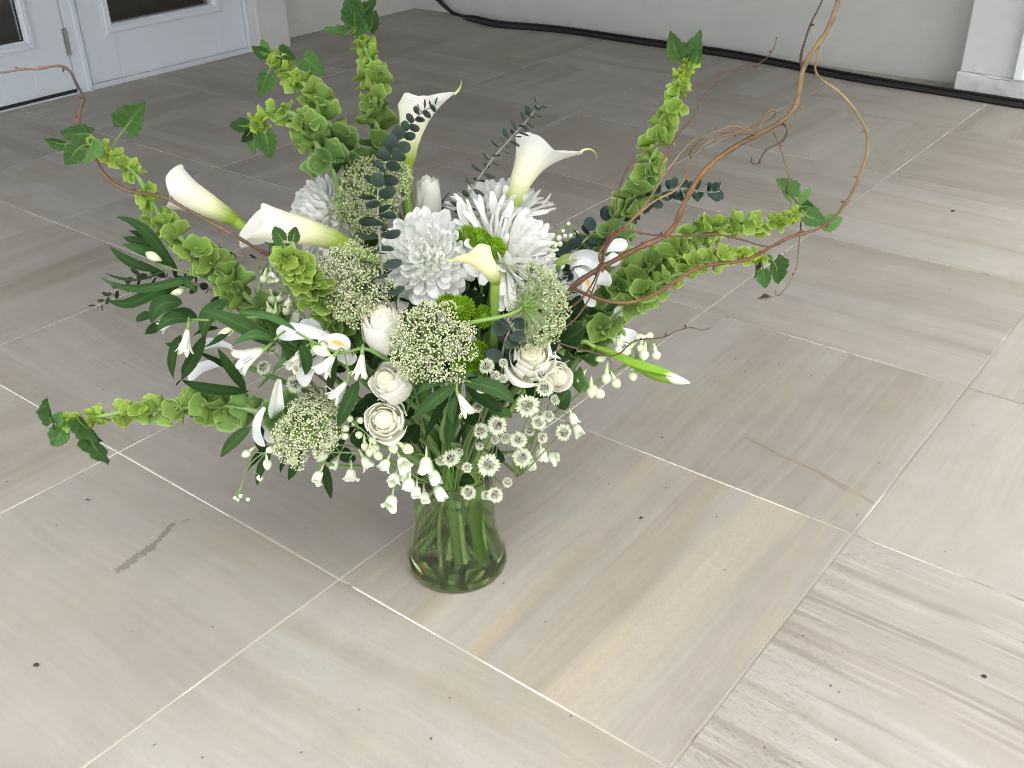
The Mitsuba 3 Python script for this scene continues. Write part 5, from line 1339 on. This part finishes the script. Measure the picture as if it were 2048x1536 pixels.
TW = [([(1606, 142, .05), (1602, 115, .05), (1612, 80, .05), (1625, 40, .05), (1636, 18, .05), (1648, -12, .05)], .0017, .0011, DARK),
      ([(1640, 92, .05), (1634, 118, .06), (1630, 140, .06), (1650, 165, .06), (1690, 195, .07), (1722, 240, .08), (1736, 288, .08), (1722, 345, .09), (1690, 408, .09), (1640, 455, .09), (1590, 470, .09), (1545, 492, .09), (1500, 516, .09), (1440, 528, .09), (1385, 540, .09), (1330, 576, .09), (1262, 603, .09), (1195, 596, .09), (1142, 574, .10)], .0014, .0027, [[.30, .20, .10], [.38, .27, .13], [.33, .22, .10], [.24, .13, .065], [.20, .08, .04], [.26, .11, .05], [.30, .14, .06], [.16, .08, .04]]),
      ([(1112, 625, .10), (1165, 595, .11), (1195, 545, .11), (1207, 500, .11), (1222, 450, .11), (1235, 395, .10), (1248, 350, .10), (1275, 318, .09), (1330, 283, .08)], .0014, .0008, RED),
      ([(1205, 530, .10), (1203, 500, .11), (1240, 460, .10), (1290, 410, .09), (1322, 360, .09), (1352, 318, .08), (1386, 282, .07), (1430, 264, .07), (1470, 253, .06), (1502, 261, .06), (1520, 255, .06), (1528, 232, .06), (1545, 219, .06), (1552, 222, .06), (1542, 238, .05), (1505, 252, .05), (1470, 262, .05), (1440, 268, .05)], .0019, .0008, PALE),
      ([(1208, 520, .11), (1212, 498, .11), (1255, 450, .10), (1315, 400, .09), (1360, 372, .08), (1384, 318, .08), (1408, 290, .07), (1460, 270, .06), (1525, 266, .05), (1550, 254, .05)], .0018, .0012, PALE),
      ([(1318, 355, .09), (1322, 330, .08), (1352, 278, .07), (1392, 225, .06), (1415, 180, .05), (1450, 145, .04), (1490, 137, .03), (1530, 118, .02), (1546, 100, .02), (1553, 74, .02)], .0015, .0006, RED),
      ([(1384, 318, .08), (1380, 305, .08), (1400, 282, .08), (1412, 278, .08)], .0010, .0005, DARK),
      ([(1562, 248, .05), (1574, 258, .06), (1566, 282, .06), (1530, 302, .07), (1516, 326, .07), (1506, 328, .07), (1504, 313, .07)], .0016, .0008, DARK),
      ([(1548, 266, .05), (1562, 298, .04), (1572, 330, .03), (1577, 362, .02), (1574, 385, .0), (1592, 402, -.01), (1602, 430, -.01), (1598, 490, .0), (1590, 540, .01), (1570, 578, .02), (1556, 592, .02), (1550, 580, .02)], .0014, .0006, [[.26, .18, .10], [.33, .25, .15], [.20, .12, .08], [.16, .09, .06], [.26, .20, .14], [.22, .10, .06]]),
      ([(1208, 495, .11), (1240, 462, .11), (1290, 467, .11), (1350, 472, .10), (1430, 470, .10), (1490, 482, .09), (1540, 494, .09)], .0016, .0013, RED),
      ([(1205, 545, .11), (1206, 520, .11), (1212, 490, .12), (1232, 470, .12), (1240, 440, .11)], .0018, .0010, RED),
      ([(1100, 668, .10), (1145, 642, .11), (1175, 605, .11), (1190, 570, .12), (1207, 528, .11)], .0015, .0011, [[.16, .10, .055], [.24, .13, .07], [.20, .09, .05]]),
      ([(1092, 672, .10), (1130, 690, .12), (1190, 706, .12), (1222, 712, .12), (1246, 702, .12), (1268, 682, .11), (1320, 676, .10), (1350, 664, .10), (1385, 655, .09), (1398, 659, .09), (1421, 655, .09)], .0015, .0006, [[.22, .12, .07], [.13, .06, .045], [.15, .07, .05], [.11, .05, .04]]),
      ([(1600, 464, .09), (1580, 476, .09), (1545, 494, .085), (1510, 508, .08)], .0012, .0008, DARK)]
for i, (px, a, b, tn) in enumerate(TW):
    put('twig', willow(px, a * .85, b * .85, tn, 10 + i), 'bark', kw)
kl = thing('willow_branch', 'thin curly willow twig at the far left, bending level past the white doors', 'branch')
put('limb', willow([(640, 580, .06), (560, 520, .07), (520, 500, .08), (470, 472, .09), (430, 450, .09), (380, 422, .09), (330, 395, .09), (262, 382, .05), (215, 355, .04), (192, 318, .03), (172, 280, .03), (158, 245, .03), (162, 215, .03), (168, 195, .03), (155, 172, .03), (138, 140, .03), (115, 131, .03), (80, 138, .03), (45, 139, .03), (15, 144, .03), (-30, 138, .03)], .0024, .0013, [[.12, .06, .035], [.16, .09, .05], [.24, .15, .08], [.20, .13, .07], [.33, .14, .07], [.36, .15, .08], [.07, .055, .045], [.32, .18, .12], [.30, .17, .12]], 50), 'bark', kl)
put('foot', tube([P(640, 580, .06)] + into_vase(P(640, 580, .06)), [.0025, .003, .003, .003], np.array([[.10, .06, .03], [.16, .085, .04], [.32, .17, .08]]), 8, 30), 'bark', kl)

# ------------------------------------------------------------------ rose foliage in the heart of the bouquet
def heart_leaves(root, spots, seed):
    g = np.random.default_rng(seed)
    for (x0, y0, d0, x1, y1, d1, w, tn) in spots:
        pb, pt = P(x0, y0, d0), P(x1, y1, d1)
        up = nrm(-HF * .6 + UP * .6 + .5 * g.normal(size=3))
        mid = (pb + pt) / 2 + up * .006
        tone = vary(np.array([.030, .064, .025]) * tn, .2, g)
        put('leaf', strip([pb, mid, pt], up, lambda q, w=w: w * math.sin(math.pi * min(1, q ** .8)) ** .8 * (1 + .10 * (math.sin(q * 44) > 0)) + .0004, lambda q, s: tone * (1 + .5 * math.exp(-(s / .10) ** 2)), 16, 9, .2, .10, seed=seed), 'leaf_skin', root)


heart_leaves('rose', [(720, 720, .11, 690, 690, .13, .014, .9), (740, 735, .11, 770, 700, .12, .012, .8), (760, 600, .07, 735, 560, .09, .016, .8), (720, 640, .09, 690, 660, .12, .014, .9)], 1)
heart_leaves('rose_001', [(800, 830, .12, 830, 790, .13, .014, .7), (760, 810, .12, 730, 790, .14, .013, .8), (820, 880, .10, 840, 850, .12, .012, .8)], 2)
heart_leaves('rose_002', [(740, 870, .14, 700, 880, .15, .014, .8), (790, 880, .14, 820, 880, .15, .012, .8), (730, 850, .13, 690, 835, .14, .013, .7), (700, 900, .12, 680, 920, .13, .012, .8)], 3)
heart_leaves('rose_003', [(1100, 740, .11, 1130, 720, .12, .015, 1.3), (1090, 690, .1, 1120, 660, .11, .016, 1.2), (1100, 650, .08, 1135, 620, .09, .018, .9), (1000, 760, .12, 975, 700, .12, .012, .7), (1110, 810, .1, 1140, 780, .11, .014, 1.6), (1050, 770, .12, 1100, 790, .13, .013, 1.0)], 4)
heart_leaves('rose_004', [(870, 450, -.04, 890, 415, -.03, .010, .9), (850, 460, -.04, 900, 470, -.02, .014, .8), (830, 470, -.04, 800, 440, -.03, .012, .8), (740, 500, -.02, 720, 450, -.02, .016, 1.0), (780, 540, .0, 800, 490, .0, .018, .8), (700, 520, .0, 690, 470, .0, .012, 1.3), (880, 440, -.05, 905, 380, -.05, .006, .8), (900, 620, .06, 870, 600, .09, .016, .7), (960, 580, .04, 930, 560, .06, .016, .6), (1060, 560, .0, 1090, 510, .0, .016, .9), (840, 600, .06, 800, 600, .09, .016, .7)], 5)
heart_leaves('rose_005', [(1010, 640, .09, 1000, 590, .10, .014, .6), (960, 760, .12, 940, 790, .14, .014, .7), (940, 820, .12, 960, 850, .14, .013, .8), (980, 900, .1, 1010, 920, .12, .012, .8), (920, 960, .1, 950, 965, .12, .010, .9)], 6)
heart_leaves('rose_006', [(1120, 690, .08, 1170, 655, .09, .016, 1.1), (1130, 640, .06, 1160, 590, .07, .016, .8), (1090, 620, .04, 1140, 600, .05, .014, .7), (1140, 560, .03, 1100, 530, .02, .012, 1.0)], 7)

gh = np.random.default_rng(77)
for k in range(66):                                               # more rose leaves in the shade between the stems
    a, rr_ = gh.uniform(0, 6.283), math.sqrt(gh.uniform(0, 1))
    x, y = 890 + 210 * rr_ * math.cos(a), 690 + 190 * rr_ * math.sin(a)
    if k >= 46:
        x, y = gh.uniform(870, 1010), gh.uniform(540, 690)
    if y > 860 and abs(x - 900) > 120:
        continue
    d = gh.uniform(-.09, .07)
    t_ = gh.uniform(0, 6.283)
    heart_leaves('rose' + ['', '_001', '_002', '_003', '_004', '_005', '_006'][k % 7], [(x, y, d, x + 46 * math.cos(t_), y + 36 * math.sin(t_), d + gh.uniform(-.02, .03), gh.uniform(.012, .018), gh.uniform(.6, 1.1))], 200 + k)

# ------------------------------------------------------------------ black cables along the back wall
def cable_path(px, lift):
    pts = []
    for (x, y, how) in px:
        q = on_floor(x, y) if how == 'f' else on_back(x, y, 3.60)
        pts.append(q + UP * (lift if how == 'f' else 0))
    return pts


def cable(label, px, r, lift=None, dy=0.0, sides=10):
    pts = cable_path(px, r + .001 if lift is None else lift)
    pts = [p + np.array([0, dy, 0]) for p in pts]
    v, f, c = tube(pts, [r], [.012, .012, .013], sides, 120)
    k = add('cable', mikit.ply((v, f), 'black_rubber', smooth=True))
    tag(k, label, 'cable', 'black cables along the back wall')
    return k


cable('front one of the black cables on the floor along the back wall', [(868, -14, 'b'), (896, 18, 'b'), (916, 33, 'b'), (945, 44, 'f'), (980, 53, 'f'), (1010, 57, 'f'), (1100, 64, 'f'), (1250, 85, 'f'), (1400, 107, 'f'), (1550, 132, 'f'), (1700, 162, 'f'), (1850, 186, 'f'), (1960, 204, 'f'), (2090, 225, 'f')], .0092)
cable('rear one of the black cables, pressed against the back wall', [(862, -16, 'b'), (890, 14, 'b'), (912, 28, 'b'), (943, 39, 'f'), (980, 49, 'f'), (1010, 53, 'f'), (1100, 59, 'f'), (1250, 79, 'f'), (1400, 101, 'f'), (1550, 126, 'f'), (1700, 155, 'f'), (1850, 179, 'f'), (1960, 196, 'f'), (2090, 217, 'f')], .0085)
cable('thin black cable lying on top of the other two along the back wall', [(864, -16, 'b'), (893, 15, 'b'), (914, 29, 'b'), (944, 40, 'f'), (985, 49, 'f'), (1015, 53, 'f'), (1100, 60, 'f'), (1250, 81, 'f'), (1400, 102, 'f'), (1500, 118, 'f'), (1600, 138, 'f'), (1700, 157, 'f'), (1850, 182, 'f'), (1960, 199, 'f'), (2090, 220, 'f')], .0050, .0205)

# ------------------------------------------------------------------ bits on the floor
def crumb(name, label, x, y, size, color, seed, cat, group=None, flat=.5, long=1.0, ang=0.0):
    g = np.random.default_rng(seed)
    m = trimesh.creation.icosphere(2)
    v = np.array(m.vertices)
    v = v * (0.75 + 0.5 * meshkit.noise(v * 1.7 + seed)[:, None]) * [size * long, size, size * flat]
    c, s = math.cos(ang), math.sin(ang)
    v = v @ np.array([[c, s, 0], [-s, c, 0], [0, 0, 1.0]])
    v = v + on_floor(x, y)
    v[:, 2] += -v[:, 2].min() + .0002
    k = put(name, (v, np.array(m.faces), np.asarray(color)), 'stem_skin')
    tag(k, label, cat, group)


kf = thing('dry_leaf', 'tiny dry brown leaf scrap on the tiles right of the bouquet', 'leaf')
lf = on_floor(1533, 598) + UP * .003
put('blade', strip([lf + np.array([-.016, -.012, -.002]), lf + UP * .004, lf + np.array([.012, .012, .002])], UP, lambda q: .0055 * math.sin(math.pi * min(1, .05 + .95 * q)) + .0005, (.10, .065, .04), 10, 5, .5, .5, seed=2), 'leaf_skin', kf)
crumb('dirt_crumb', 'black crumb on the pale tile at the lower left edge', 73, 1332, .0032, (.02, .02, .02), 1, 'crumb', None, .7, 1.3, .4)
crumb('dirt_crumb', 'tiny black crumb on the banded tile right of the vase', 1282, 1037, .0021, (.03, .025, .02), 2, 'crumb', None, .6, 1.6, 1.1)
crumb('dirt_crumb', 'black speck on the streaked tile at the lower right edge', 1968, 1354, .0026, (.02, .018, .015), 3, 'crumb', None, .6, 1.4, .3)
crumb('dirt_crumb', 'small black speck near the left end of the streaked tile', 1661, 1372, .0015, (.02, .018, .015), 4, 'crumb')
crumb('dirt_crumb', 'small dark speck on the plain tile under the right spray', 1324, 875, .0019, (.05, .04, .03), 5, 'crumb')
crumb('dirt_crumb', 'dark crumb between the vase and the right tile joint near the bottom', 862, 1478, .0016, (.04, .035, .03), 6, 'crumb')
crumb('dirt_crumb', 'pair of dark specks on the far right tile', 1905, 423, .0038, (.03, .03, .028), 7, 'crumb', None, .5, 1.7, .6)
crumb('dirt_crumb', 'thin dark splinter on the left pale tile', 176, 1000, .0015, (.08, .07, .05), 8, 'crumb', None, .6, 4.0, .5)
